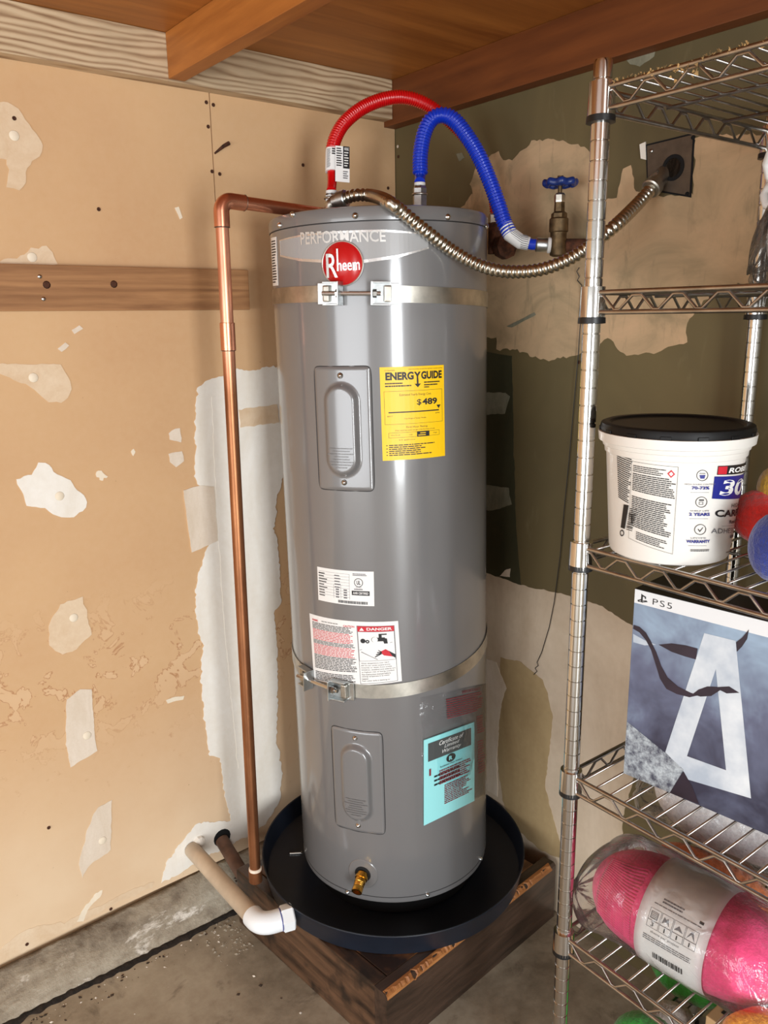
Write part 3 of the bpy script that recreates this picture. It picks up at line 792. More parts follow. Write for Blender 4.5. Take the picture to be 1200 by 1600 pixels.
# rating plate
f_, wd, hg = hlabel((496, 885), (584, 893), (585, 947), (498, 937))
e = obj('rating_label', sheet(f_), M['white'], wh); e['label'] = 'small white rating label with grid'
p = Print(wd, hg)
for k in range(9): p.rect('greyink', .03, .1+.085*k, .6, .106+.085*k)
for u in (.32, .45, .6): p.rect('greyink', u, .1 if u == .6 else .45, u+.004, .84, 1)
p.lines('ink', .03, .12, .2, .86, 9, .35, 5, .4); p.lines('greyink', .34, .13, .46, .55, 5, .35, 6, .3)
for k in range(4): p.lines('greyink', .36, .55+.075*k, .42, .6+.075*k, 1, .8, k, 0); p.lines('greyink', .5, .55+.075*k, .56, .6+.075*k, 1, .8, k, 0)
p.circle('ink', .755, .33, .072, .062); p.text('ink', 'UL', .725, .27, .785, .39, .03)
p.rect('ink', .64, .57, .93, .7); p.text('white', 'AHRI CERTIFIED', .66, .6, .91, .67, .02)
p.lines('greyink', .66, .06, .92, .14, 2, .6, 2, .2); p.text('greyink', 'LISTED', .71, .45, .8, .49); p.lines('greyink', .68, .5, .82, .55, 1, .6, 2, 0)
x = .4
rnd = random.Random(4)
while x < .88: q_ = .004+.01*rnd.random(); p.rect('ink', x, .88, x+q_, .96, 1); x += q_+.003+.006*rnd.random()
p.build(e, f_)
# danger / caution label
f_, wd, hg = hlabel((484, 958), (622, 970), (628, 1064), (491, 1062))
e = obj('warning_label', sheet(f_), M['white'], wh); e['label'] = 'white caution and danger label'
p = Print(wd, hg)
p.text('redink', 'WARNING', .04, .06, .125, .09, .04); p.text('ink', 'ELECTRIC WATER HEATER', .18, .06, .38, .075, .02); p.text('redink', 'CAUTION', .44, .07, .56, .1, .03)
for c_, v0, v1, n_ in (('ink', .1, .2, 5), ('redink', .2, .36, 7), ('ink', .36, .42, 3), ('redink', .42, .58, 7), ('ink', .58, .8, 9), ('ink', .84, .98, 6)):
    p.lines(c_, .04, v0+.0, .56, v1, n_, .5, int(v0*100), .12)
p.frame('greyink', .585, .065, .96, .98, .004)
p.rect('redink', .59, .07, .955, .155); p.poly('white', [(.61, .14), (.66, .14), (.635, .09)]); p.text('white', 'DANGER', .685, .09, .935, .135, .03)
p.frame('greyink', .59, .155, .955, .62, .003)
p.circle('ink', .64, .3, .026); p.circle('ink', .685, .31, .02, .008); p.circle('white', .76, .28, .03); p.circle('ink', .755, .28, .03, .02)
p.rect('ink', .76, .25, .86, .31); p.poly('ink', [(.83, .25), (.88, .27), (.885, .35), (.85, .35)]); p.rect('ink', .8, .2, .83, .25, 1); p.rect('ink', .8, .19, .88, .21)
p.poly('greyink', [(.6, .44), (.93, .33), (.93, .336), (.6, .446)]); p.poly('greyink', [(.62, .47), (.78, .6), (.77, .6), (.61, .474)])
p.poly('redink', [(.80, .48), (.86, .44), (.93, .52), (.95, .58), (.84, .54)]); p.poly('ink', [(.89, .47), (.955, .54), (.955, .6), (.92, .56)])
for k in range(4): p.poly('ink', [(.75+.012*k, .55-.035*k), (.82, .50-.008*k), (.82, .515-.008*k), (.752+.012*k, .565-.035*k)])
for k, s_ in enumerate(['Water temperature over 125 F', '(52 C) can cause severe burns', 'instantly or death from scalds.', 'Children, disabled and elderly are', 'at highest risk of being scalded.', 'See instruction manual before', 'setting temperature at water', 'heater.', 'Feel water before bathing or']):
    l_ = .34*len(s_)/34; p.text('ink', s_, .605, .645+.035*k, .605+l_, .668+.035*k)
p.build(e, f_)
# side label by the left silhouette
f_, wd, hg = hlabel((424, 372), (432, 370), (435, 446), (427, 447))
e = obj('side_label', sheet(f_), M['white'], wh); p = Print(wd, hg); p.lines('ink', .1, .05, .9, .95, 16, .5, 4, .3, False); p.build(e, f_)
# brand band: pale panel with silver outline and letters
HN = 24
bx0 = hpix(435, 380)[0]; bx1 = hpix(670, 366)[0]
tt = [hpix(437, 376), hpix(470, 368), hpix(520, 363), hpix(600, 360), hpix(669, 366)]
lowp = [hpix(437, 399), hpix(470, 406), hpix(520, 409), hpix(570, 408), hpix(620, 401), hpix(671, 387)]
def ipl(pts, th):
    for a_, b_ in zip(pts, pts[1:]):
        if (a_[0]-th)*(b_[0]-th) <= 0: k = (th-a_[0])/(b_[0]-a_[0]); return a_[1]+(b_[1]-a_[1])*k
    return pts[-1][1] if abs(th-pts[-1][0]) < abs(th-pts[0][0]) else pts[0][1]
ta, tb = tt[0][0], tt[-1][0]
def bandf(u, v, l):
    th = ta+(tb-ta)*u; hi_ = ipl(tt, th); lo_ = ipl(lowp, th); return hz(th, hi_+(lo_-hi_)*v, RH+.0003+l)
e = obj('brand_panel', sheet(bandf, .0003, 40, 3), M['band'], wh)
def edge_strip(v0, v1): return sheet(lambda u, v, l: bandf(u, v0+(v1-v0)*v, l+.0004), .0003, 40, 1)
obj('silver_outline', join(edge_strip(-.03, .05), edge_strip(.95, 1.06)), M['silver'], e)
obj('silver_outline', sheet(lambda u, v, l: bandf(u*.008, v, l+.0004), .0003, 2, 4), M['silver'], e)
f_, wd, hg = hlabel((470, 363), (602, 360), (603, 378), (471, 383), .0012)
p = Print(wd, hg); p.text('silverdark', 'PERFORMANCE', 0, 0, 1, 1, .018); p.build(e, f_)
f_, wd, hg = hlabel((604, 360), (608, 360), (608, 363), (604, 363), .0012)
p = Print(wd, hg); p.text('silver', 'TM', 0, 0, 1, 1, .01); p.build(e, f_)
th0, h0 = hpix(535, 412); er = .0415
def disc(r, lift0, lift1):
    vs, fs = [], []; n = 48
    for lay in (0, 1):
        for k in range(n):
            a_ = 2*PI*k/n; rr = r if lay == 0 else r*.97
            vs.append(hz(th0+rr*math.cos(a_)/RH, h0+rr*math.sin(a_), RH+(lift0 if lay == 0 else lift1)))
    vs.append(hz(th0, h0, RH+lift1+.0006))
    for k in range(n): fs += [(k, (k+1) % n, n+(k+1) % n, n+k), (n+k, n+(k+1) % n, 2*n)]
    return vs, fs
em = obj('brand_emblem', disc(er, .0, .003), M['emblem'], wh, True); em['label'] = 'round red brand emblem with silver lettering'
ringpts = [hz(th0+er*.985*math.cos(2*PI*k/48)/RH, h0+er*.985*math.sin(2*PI*k/48), RH+.0026) for k in range(49)]
obj('silver_ring', tube(ringpts, .0016, 6, False), M['silver'], em)
def emf(u, v, l): return hz(th0+(u-.5)*2*er/RH*(1 if tb > ta else -1), h0+(.5-v)*2*er, RH+.0042+l)
p = Print(er*2, er*2)
p.text('silver', 'R', .12, .27, .40, .80, .01); p.rect('silver', .385, .17, .425, .66, 1)
p.text('silver', 'heem', .40, .40, .92, .66, .012)
p.build(em, emf, .0005)
# drain valve
thd, hd = hpix(567, 1365)
cd = hz(thd, hd, RH); nd_ = (hz(thd, hd, RH)-hz(thd, hd, 0)).normalized()
plate = []
n = 40; vs, fs = [], []
for rr, ll in ((.036, .0002), (.034, .0016), (.019, .0016), (.018, -.006)):
    for k in range(n):
        a_ = 2*PI*k/n; vs.append(hz(thd+rr*math.cos(a_)/RH, hd+rr*math.sin(a_), RH+ll))
for j in range(3):
    for k in range(n): fs.append((j*n+k, j*n+(k+1) % n, (j+1)*n+(k+1) % n, (j+1)*n+k))
fs.append(tuple(3*n+k for k in range(n)))
dv = obj('drain_valve_plate', (vs, fs), M['heater_lid'], wh, True, auto=.5)
obj('recess', lathe([(.0185, .0007), (.0001, .0009)], 28, cd+nd_*.0006, nd_), M['boxblack'], dv)
dirv = (nd_*1.0+Vector((0, 0, -.42))).normalized()
pv = cd+nd_*.001
obj('drain_valve', lathe([(.0001, 0), (.0125, 0), (.0125, .006), (.0145, .007), (.0145, .013), (.0125, .0135), (.0125, .022), (.0115, .023), (.0122, .025), (.0112, .027), (.0122, .029), (.0112, .031), (.0122, .033), (.0122, .044), (.0085, .0445), (.0075, .03), (.0001, .03)], 24, pv, dirv), M['brass'], dv, True, auto=.5)
# document pouch with the booklet
f_, wd, hg = hlabel((658, 1083), (752, 1060), (760, 1235), (662, 1284), .004)
def pouchf(u, v, l): return hz(*hpix(655+u*106+v*6, 1090-u*22+v*(196-u*26)), RH+.0020+l+.0062*math.sin(u*PI)*math.sin(v*PI)+.001*noise.noise(Vector((u*6, v*9, 0))))
pouch = obj('document_pouch', skin(pouchf, 30, 30), M['film'], wh, True)
pouch['label'] = 'clear plastic document pouch stuck on the tank'
fb = lambda u, v, l: hz(*hpix(661+u*77+v*0, 1155-u*28+v*(133-u*10)), RH+.0032+l)
bk_ = obj('warranty_booklet', sheet(fb, .0025, 16, 8), M['cyan'], wh); bk_['label'] = 'pale cyan warranty booklet'
p = Print(.11, .2)
p.rect('charcoal', .08, .055, .93, .27)
p.text('lightprint', 'Certificate of', .3, .075, .78, .125, .0, .35); p.text('lightprint', 'Limited', .4, .135, .7, .175, 0, .35); p.text('lightprint', 'Warranty', .36, .19, .73, .245, 0, .35)
p.circle('ink', .53, .325, .09, .0); p.text('cyan', 'R', .49, .3, .56, .35, .04)
p.text('ink', 'Residential Water Heaters', .32, .38, .75, .4); p.rect('maroon', .1, .36, .135, .44, 1)
p.lines('maroon', .3, .42, .93, .6, 7, .5, 4, .2); p.lines('ink', .2, .45, .8, .6, 3, .4, 6, .2); p.lines('maroon', .4, .62, .95, .86, 11, .5, 9, .35)
p.build(bk_, lambda u, v, l: fb(u, v, l+.0026))
pp = Print(.1, .2)
pp.text('maroon', 'IMPORTANT', .62, .015, .88, .04); pp.lines('maroon', .38, .05, .92, .22, 9, .4, 8, .25); pp.lines('maroon', .80, .26, .92, .42, 8, .4, 5, .3); pp.lines('maroon', .80, .48, .92, .78, 13, .4, 6, .4)
pp.build(pouch, lambda u, v, l: pouchf(u, v, .0006))
# ---- seismic straps (separate things)
def strap(name_label, path_px, br_l, br_r, tilt):
    """band round the tank given front pixels (x,y), bracket pixel positions"""
    pts = [hpix(x, y) for x, y in path_px]
    ths = [q[0] for q in pts]; hs = [q[1] for q in pts]
    hm = sum(hs)/len(hs)
    # fit h = a + b cos(th) + c sin(th) (a tilted circle)
    import numpy as np
    Am = np.array([[1, math.cos(t_), math.sin(t_)] for t_ in ths]); sol = np.linalg.lstsq(Am, np.array(hs), rcond=None)[0]
    hf = lambda th: sol[0]+sol[1]*math.cos(th)+sol[2]*math.sin(th)
    t0, t1 = hpix(*br_l)[0], hpix(*br_r)[0]
    root = empty('seismic_strap', HB+AX*hm-AX*.016, name_label[0], 'strap', 'steel straps around the tank')
    n = 110; vs, fs = [], []; hw = .0155
    span = (t0-t1) % (2*PI)
    # go from right bracket round the back to the left bracket
    sgn = 1
    full = 2*PI-abs(t1-t0)
    for i in range(n+1):
        th = t1+(full*i/n)*(1 if t1 > t0 else -1)
        for r_, s_ in ((RH+.0006, -hw), (RH+.0006, hw), (RH+.0022, hw), (RH+.0022, -hw)):
            vs.append(hz(th, hf(th)+s_, r_))
    for i in range(n):
        for j in range(4): fs.append((i*4+j, (i+1)*4+j, (i+1)*4+(j+1) % 4, i*4+(j+1) % 4))
    fs += [(0, 1, 2, 3), (n*4+3, n*4+2, n*4+1, n*4)]
    obj('band', (vs, fs), M['zinc_old'], root, True, auto=.5)
    for side, t_ in ((-1, t0), (1, t1)):
        c_ = hz(t_, hf(t_), RH+.002); nn = (c_-HB-AX*(c_-HB).dot(AX)).normalized(); tg = (hz(t_+.01, hf(t_+.01), RH)-hz(t_-.01, hf(t_-.01), RH)).normalized()
        if t1 < t0: tg = -tg
        upv = nn.cross(tg).normalized()
        if upv.z < 0: upv = -upv
        inner = -side*tg      # towards the other bracket
        parts = [obox(c_+nn*.0015-inner*.012, tg, upv, nn, .052, .040, .003, .0008),           # foot on the band
                 obox(c_+nn*.013+inner*.0135, tg, upv, nn, .003, .044, .026, .0008),            # upright ear
                 obox(c_+nn*.009-inner*.004+upv*.0205, tg, upv, nn, .036, .003, .016, .0008),   # side flanges
                 obox(c_+nn*.009-inner*.004-upv*.0205, tg, upv, nn, .036, .003, .016, .0008)]
        br = obj('bracket', join(*parts), M['zinc'], root)
        obj('strap_loop', obox(c_+nn*.0075-inner*.017, tg, upv, nn, .014, .031, .009, .003), M['zinc_old'], br)
        bolt_n = lathe([(.0001, 0), (.0078, 0), (.0078, .007), (.0001, .007)], 6, c_+nn*.0135+inner*(.015 if side < 0 else .004)+(-inner*.009 if side < 0 else Vector((0, 0, 0))), inner)
        obj('nut', bolt_n, M['steel'], br)
        if side < 0: ca, na = c_, nn
        else: cb, nb_ = c_, nn
    a_ = ca+na*.0135; b_ = cb+nb_*.0135; d = (b_-a_).normalized()
    obj('bolt', tube([a_-d*.022, b_+d*.004], .0042, 12), M['steel'], root, True, auto=.5)
strap(('upper galvanized steel strap bolted around the grey tank below the red emblem',), [(430, 463), (470, 461), (540, 459), (650, 459), (720, 464), (755, 467)], (526, 460), (592, 457), 0)
strap(('lower galvanized steel strap bolted around the grey tank over the warning label',), [(462, 1030), (480, 1056), (500, 1068), (560, 1078), (620, 1077), (690, 1060), (735, 1037)], (485, 1060), (531, 1076), 0)

# ================================================================== PLUMBING
TOP = HB+AX*HH
dT = depth(TOP)
def at_z(px, d, z):
    """point on the pixel column px at depth d and height z"""
    lo, hi = -3000.0, 4000.0
    for _ in range(60):
        m = (lo+hi)/2
        if pixd(px, m, d).z > z: lo = m
        else: hi = m
    return pixd(px, (lo+hi)/2, d)
hot = at_z(519, dT-.01, TOP.z); cold = at_z(656, dT-.01, TOP.z)
Zv = Vector((0, 0, 1))
def nipple(p, par):
    obj('threaded_nipple', lathe([(.013, -.002), (.013, .05), (.0105, .05), (.0105, .0)], 24, p, Zv), M['zinc'], par, True, auto=.5)
def hexnut(name, c_, ax, r, h, mat, par):
    return obj(name, lathe([(r*.8, 0), (r, h*.12), (r, h*.88), (r*.8, h)], 6, c_, ax), mat, par)
# red hose
red = empty('red_hose', hot, 'red corrugated water hose arching from the tank top over to the olive wall', 'hose')
nipple(hot, red)
def zat(px, py, d): return pixd(px, py, d).z
def stack(par, base, px, d, y0, y1, y2):
    z0, z1, z2 = (zat(px, y, d) for y in (y0, y1, y2)); b = Vector((base.x, base.y, 0))
    hexnut('nut', b+Zv*(z0-.012), Zv, .0150, z1-z0+.012, M['zinc'], par)
    obj('flange', lathe([(.0145, 0), (.0165, .001), (.0165, .004), (.0145, .005)], 28, b+Zv*(z0+.45*(z1-z0)), Zv), M['zinc_old'], par, True)
    obj('collar', lathe([(.0105, 0), (.0118, .001), (.0118, z2-z1-.001), (.0105, z2-z1)], 28, b+Zv*z1, Zv), M['white'], par, True, auto=.5)
    return b+Zv*z2
cuff0 = stack(red, hot, 519, depth(hot), 320, 304, 299)
d0 = depth(hot); dW = depth(pix(780, 330, 0, -.05))
rp = [(519, 284), (518.5, 262), (519, 236), (524, 216), (538, 192), (566, 169), (600, 155), (632, 152), (664, 162), (696, 184), (724, 211), (746, 241), (762, 272), (772, 305), (776, 335)]
pts = [pixd(x, y, d0+(dW-d0)*(max(0, (x-519))/(776-519))**1.1) for x, y in rp]
def tail(a_, b_, r, mat, par, nm='hose_end'):
    return obj(nm, tube([a_, b_], r, 24), mat, par, True, auto=.6)
obj('cuff', tube([cuff0, pts[0], pts[1]], .0100, 24), M['red'], red, True, auto=.6)
obj('corrugated_tube', corrugated(pts[2:], .0123, .0148, .0054, 20, 6), M['red'], red, True)
# paper wrap with its flag
sl = tube([pts[1].lerp(pts[0], .3), pts[1], pts[2].lerp(pts[1], .1), pts[2].lerp(pts[3], .15)], .0142, 28)
tg_ = obj('paper_tag', sl, M['white'], red, True, auto=.6)
fc = pts[1].lerp(pts[2], .3)
def tagf(u, v, l):
    return fc + rt*(.008+u*.030) - dn*(.030-v*.075) - fw*(.0135+l)+dn*(.003*u)
fl = obj('tag_flag', sheet(tagf, .0005, 3, 3), M['white'], tg_)
p = Print(.034, .066); p.rect('ink', .55, .0, 1, .62)
p.text('lightprint', 'WARNING', .62, .03, .94, .12); p.lines('lightprint', .62, .14, .94, .58, 6, .4, 3, .3); p.lines('ink', .08, .04, .48, .58, 8, .5, 2, .2); p.lines('greyink', .55, .68, .9, .92, 4, .5, 3, .3)
p.build(fl, lambda u, v, l: tagf(u, v, l+.0008))
# print on the wrap, facing the room
wa = pts[2].lerp(pts[3], .1); wb = pts[1].lerp(pts[0], .25)
def wrapf(u, v, l):
    c_ = wa.lerp(wb, v); a_ = (u-.5)*1.9
    return c_ + (rt*math.sin(a_)-fw*math.cos(a_))*(.0144+l)
p = Print(.04, .06); p.lines('greyink', .08, .06, .42, .94, 18, .5, 3, .2); p.lines('ink', .5, .04, .92, .36, 3, .6, 5, .2); p.build(tg_, wrapf, .0004)
# blue hose
blue = empty('blue_hose', cold, 'blue corrugated water hose looping from the tank top to the gate valve', 'hose')
nipple(cold, blue)
cuff1 = stack(blue, cold, 656, depth(cold), 319, 292, 287)
VB = pix(872, 384, 0, -.075)
d1 = depth(cold); d2 = depth(VB)
bp = [(656.5, 286), (656.5, 272), (657, 240), (663, 208), (674, 187), (692, 180), (711, 189), (732, 216), (749, 245), (765, 282), (778, 318), (788, 348), (797, 366), (814, 378), (832, 382), (850, 382)]
bpts = [pixd(x, y, d1+(d2-d1)*(max(0, x-656)/(860-656))**.9) for x, y in bp]
obj('cuff', tube([cuff1, pixd(656.5, 278, depth(cold)), bpts[1]], .0112, 24), M['blue'], blue, True, auto=.6)
obj('corrugated_tube', corrugated(bpts[1:13], .0142, .0168, .0066, 20, 6), M['blue'], blue, True)
sv = obj('paper_sleeve', tube([bpts[11].lerp(bpts[12], .2), bpts[12], bpts[13], bpts[14].lerp(bpts[13], .3)], [.0152, .0155, .0150, .0135], 28), M['white'], blue, True, auto=.6)
for k in range(9):
    a_ = -1.25+k*.27
    path = []
    for c_ in (bpts[12].lerp(bpts[11], .5), bpts[12], bpts[13], bpts[14].lerp(bpts[13], .45)):
        path.append(c_+(-dn*math.sin(a_)-fw*math.cos(a_))*.0157)
    obj('print_line', tube(path, .0006, 4), M['greyink'], sv)
obj('cuff', tube([bpts[13], bpts[14], bpts[15].lerp(bpts[14], .7)], .0112, 24), M['blue'], blue, True, auto=.6)
vx = (VB-bpts[14]).normalized()
obj('swivel_nut', lathe([(.012, 0), (.0148, .003), (.0148, .022), (.0135, .025)], 28, bpts[14]+vx*.006, vx), M['zinc'], blue, True, auto=.5)
obj('gasket', lathe([(.0145, 0), (.016, .001), (.016, .006), (.0145, .007)], 28, bpts[14]+vx*.031, vx), M['white'], blue, True)
# gate valve on its wall stub
gv = empty('gate_valve', VB-Zv*.03, 'bronze gate valve with a blue handwheel on the olive wall', 'valve')
fx = (VB-bpts[14]); fx.z = 0; fx.normalize()
inlet = bpts[14]+vx*.039
obj('body', join(tube([inlet, VB-fx*.014], .0155, 8), lathe([(.010, -.022), (.0165, -.019), (.018, 0), (.0165, .018), (.0170, .026), (.0195, .028), (.0195, .052), (.017, .055)], 28, VB, Zv)), M['bronze'], gv, True, auto=.5)
obj('bonnet', lathe([(.0165, 0), (.0165, .008), (.011, .012), (.0105, .03)], 6, VB+Zv*.055, Zv), M['bronze'], gv)
obj('packing_nut', lathe([(.011, 0), (.0115, .003), (.0115, .014), (.008, .018)], 6, VB+Zv*.085, Zv), M['zinc_old'], gv)
obj('stem', lathe([(.0045, 0), (.0045, .03), (.006, .03), (.006, .036)], 12, VB+Zv*.1, Zv), M['bronze'], gv, True, auto=.5)
hwc = VB+Zv*.122
vs, fs = [], []; n, m = 60, 10
for i in range(n):
    a_ = 2*PI*i/n; R_ = .0295+.0022*math.cos(8*a_)
    for j in range(m):
        b_ = 2*PI*j/m; r_ = R_+.0052*math.cos(b_); vs.append(hwc+Vector((r_*math.cos(a_), r_*math.sin(a_), .0075*math.sin(b_)+.0012*math.cos(8*a_))))
for i in range(n):
    for j in range(m): fs.append((i*m+j, ((i+1) % n)*m+j, ((i+1) % n)*m+(j+1) % m, i*m+(j+1) % m))
hwl = obj('handwheel', (vs, fs), M['bluepaint'], gv, True)
for k in range(4):
    a_ = PI/2*k+.3; obj('spoke', tube([hwc, hwc+Vector((math.cos(a_)*.029, math.sin(a_)*.029, .001))], .0042, 8), M['bluepaint'], hwl)
obj('hub', lathe([(.008, -.005), (.009, .0), (.008, .006)], 16, hwc, Zv), M['bluepaint'], hwl, True)
stub = pix(903, 381, 0, -.004)
obj('wall_stub', tube([VB+fx*.012, VB+fx*.05+Vector((.02, 0, 0)), VB+fx*.06+Vector((.07, 0, 0))], .014, 14), M['rust'], gv, True)
# rusted fitting where the red hose lands
RB = pts[-1]
rf = empty('rusted_fitting', RB-Zv*.07, 'rusted pipe tee on the wall behind the blue hose', 'pipe fitting')
obj('hose_nut', lathe([(.017, 0), (.019, .003), (.019, .02), (.016, .024)], 6, RB-Zv*.022, Zv), M['zinc_old'], rf)
obj('tee', join(tube([RB-Zv*.018, RB-Zv*.05, RB-Zv*.085], .0185, 18), tube([RB-Zv*.062, RB-Zv*.062+Vector((.048, .0, 0))], .015, 16)), M['rust'], rf, True)
obj('plug', lathe([(.026, 0), (.027, .006), (.027, .022), (.02, .026), (.014, .034), (.0001, .034)], 8, RB+Vector((.0, -.018, -.072)), Vector((-.2, -.98, 0))), M['rust'], rf)
# flexible steel conduit
cdp = empty('flexible_conduit', hot+Vector((.02, -.02, 0)), 'silver flexible steel conduit drooping from the tank top to the wall box', 'conduit')
Pend = pix(1022, 290, 0, -.03)
ds = depth(hot)-.055
def dfront(x, y, k=.0165):
    th, h = hpix(x, y, RH+k); return depth(hz(th, h, RH+k))
dz_ = depth(pix(585, 306, 2, TOP.z+.017))
cs = [(536, 311, ds), (556, 305, ds-.015), (582, 306, ds-.035), (606, 315, dfront(606, 330)-.004)]
cs += [(x, y, dfront(x, y)) for x, y in ((632, 334), (668, 363), (704, 390))]
dk = dfront(715, 397)
cs += [(748, 414, dk-.005), (790, 424, dk-.015), (840, 422, dk-.03), (885, 407, dk-.045), (925, 382, dk-.06), (962, 352, dk-.07), (995, 320, depth(Pend)-.015), (1018, 294, depth(Pend))]
obj('spiral_tube', corrugated([pixd(*c_) for c_ in cs], .0106, .0129, .0100, 20, 8, .7), M['conduit'], cdp, True)
cA = pixd(*cs[0]); cdir = (cA-pixd(*cs[1])).normalized()
obj('end_connector', join(lathe([(.016, 0), (.0175, .002), (.0175, .018), (.014, .02), (.014, .03)], 24, cA-cdir*.008, cdir)), M['zinc'], cdp, True, auto=.5)
obj('elbow_fitting', tube([cA+cdir*.02, cA+cdir*.03-Zv*.004, cA+cdir*.035-Zv*.03], .0135, 16), M['zinc_old'], cdp, True)
cB = pixd(*cs[-1]); cdr2 = (pix(1046, 262, 0, .02)-cB).normalized()
obj('wall_connector', join(lathe([(.0165, 0), (.019, .002), (.019, .016), (.0155, .018), (.0155, .06)], 24, cB-cdr2*.005, cdr2), obox(cB+cdr2*.012-dn*.019, cdr2, dn, cdr2.cross(dn).normalized(), .01, .008, .016, .001)), M['zinc_old'], cdp, True, auto=.5)
# electrical box cut into the wall
q4 = [pix(*c_, 0, 0) for c_ in ((1010, 226), (1087, 207), (1081, 309), (1012, 297))]
bx = empty('wall_box', (-.002, sum(q.y for q in q4)/4, min(q.z for q in q4)), 'square steel electrical box opening cut in the olive wall', 'electrical box')
def quadprism(q, x0, x1): return [Vector((x0, a_.y, a_.z)) for a_ in q]+[Vector((x1, a_.y, a_.z)) for a_ in q], [(0, 1, 2, 3), (7, 6, 5, 4), (0, 4, 5, 1), (1, 5, 6, 2), (2, 6, 7, 3), (3, 7, 4, 0)]
cq = sum(q4, Vector())/4
obj('box_shadow_gap', quadprism(q4, -.0016, -.0022), M['boxblack'], bx)
obj('cover_plate', quadprism([q.lerp(cq, .07)+Vector((0, .0, .0)) for q in q4], -.0023, -.0034), M['back'], bx)
kc = pix(1052, 262, 0, -.0034)
obj('knockout_ring', lathe([(.0235, 0), (.0235, .002), (.017, .002), (.017, 0)], 28, kc, (-1, 0, 0)), M['boxblack'], bx, True, auto=.5)
for (x, y) in ((1018, 236), (1083, 215), (1074, 303)):
    c_ = pix(x, y, 0, -.0034); obj('screw', lathe([(.004, 0), (.0035, .002), (.0001, .002)], 10, c_, (-1, 0, 0)), M['zinc'] if y > 230 and y < 300 else M['boxblack'], bx, True)
e = [pix(x, y, 0, 0) for x, y in ((1001, 226), (1010, 222), (1011, 250), (1003, 248))]
obj('torn_plaster', quadprism(e, -.0014, -.004), M['mud'], bx)
# thin wire hanging on the wall
wp = [pix(x, y, 0, -.006) for x, y in [(905, 418), (901, 424), (905, 432), (902, 438), (909, 446), (909, 470), (903, 560), (896, 640), (889, 720), (881, 800), (875, 870), (866, 940), (858, 980), (846, 1020), (839, 1035), (841, 1040), (836, 1044), (839, 1049), (834, 1054)]]
tagit(obj('hanging_wire', tube(wp, .0010, 6), M['ink'], None, True), 'thin dark wire dangling down the olive wall below the gate valve', 'wire')
# copper discharge pipe
cy = hot.y+.005
ce_ = pix(345, 312, 1, cy); cbm = pix(399, 1362, 1, cy-.0)
cpz = empty('copper_pipe', Vector((cbm.x, cy, cbm.z)), 'copper discharge pipe dropping from the tank top beside the drywall', 'pipe')
rc_ = .0128
hor_end = Vector((hot.x-.012, cy-.0, ce_.z-.012))
el = .03
vd = (cbm-ce_).normalized(); hdv = (hor_end-ce_).normalized()
pz = lambda y: pix(345+(399-345)*(y-312)/(1362-312), y, 1, cy)
obj('upright_pipe', tube([ce_+vd*el, pz(505)], rc_, 24, False), M['copper'], cpz, True)
obj('upright_pipe', tube([pz(535), cbm], rc_*1.0, 24), M['copper'], cpz, True, auto=.8)
obj('coupling', lathe([(rc_, 0), (rc_+.0022, .0008), (rc_+.0022, .054), (rc_, .0548)], 28, pz(504), vd), M['copper_new'], cpz, True, auto=.6)
obj('solder_ring', lathe([(rc_, 0), (rc_+.0026, .001), (rc_, .002)], 28, pz(504)+vd*.054, vd), M['solder'], cpz, True)
obj('cross_pipe', tube([ce_+hdv*el, hor_end], rc_, 24), M['copper_new'], cpz, True, auto=.8)
ep = []
for k in range(9):
    a_ = k/8*PI/2; ep.append(ce_+vd*(.022*(1-math.sin(a_)))+hdv*(.022*(1-math.cos(a_))))
obj('elbow', tube([ce_+vd*.05]+ep+[ce_+hdv*.05], rc_+.0025, 24), M['copper_new'], cpz, True, auto=.8)
obj('solder_ring', lathe([(rc_, 0), (rc_+.003, .001), (rc_, .0022)], 28, ce_+vd*.05, vd), M['solder'], cpz, True)
obj('solder_ring', lathe([(rc_, 0), (rc_+.003, .001), (rc_, .0022)], 28, ce_+hdv*.05, hdv), M['solder'], cpz, True)
obj('foot_adapter', lathe([(rc_, 0), (rc_+.003, .002), (rc_+.003, .03), (rc_-.001, .031)], 24, cbm-vd*.006, vd), M['copper'], cpz, True, auto=.6)
obj('tape_wrap', lathe([(rc_+.001, 0), (rc_+.0022, .002), (rc_+.0022, .006), (rc_+.001, .011)], 24, cbm-vd*.012, vd), M['mud3'], cpz, True)
obj('inlet_fitting', join(lathe([(.016, 0), (.018, .004), (.018, .03), (.014, .034)], 6, hor_end-hdv*.004, hdv), lathe([(.017, -.045), (.017, .012), (.012, .02)], 20, hor_end+hdv*.026, Zv)), M['bronze'], cpz)
# pvc drain and the older pipe beside it
ph = pix(299, 1326, 1, 0); pe = pix(408, 1446, 2, ph.z+.034)
ang = math.atan2(pe.y-pc.y, pe.x-pc.x)
pv_ = empty('pvc_drain_pipe', (ph.x, ph.y-.1, ph.z-.03), 'pale plastic drain pipe running from the drywall to a white elbow on the pan', 'pipe')
d = (pe-ph).normalized()
obj('pipe', tube([ph+d*.006, pe-d*.02], .0205, 28), M['pvc_old'], pv_, True, auto=.8)
po = pix(448, 1434, 2, ph.z+.036); d2v = (po-pe).normalized()
arc = [pe-d*.042, pe-d*.03]
for k in range(1, 8):
    t_ = k/8; arc.append((pe-d*.03)*(1-t_)**2+pe*2*t_*(1-t_)+(pe+d2v*.03)*t_**2)
arc += [pe+d2v*.03, pe+d2v*.044]
obj('elbow', tube(arc, .0245, 32), M['pvc'], pv_, True, auto=.8)
obj('hex_adapter', lathe([(.0245, 0), (.029, .003), (.029, .026), (.025, .029)], 6, pe+d2v*.046, d2v), M['pvc'], pv_)
obj('joint_ring', lathe([(.0246, 0), (.0252, .001), (.0246, .002)], 32, pe+d2v*.044, d2v), M['blueink'], pv_, True)
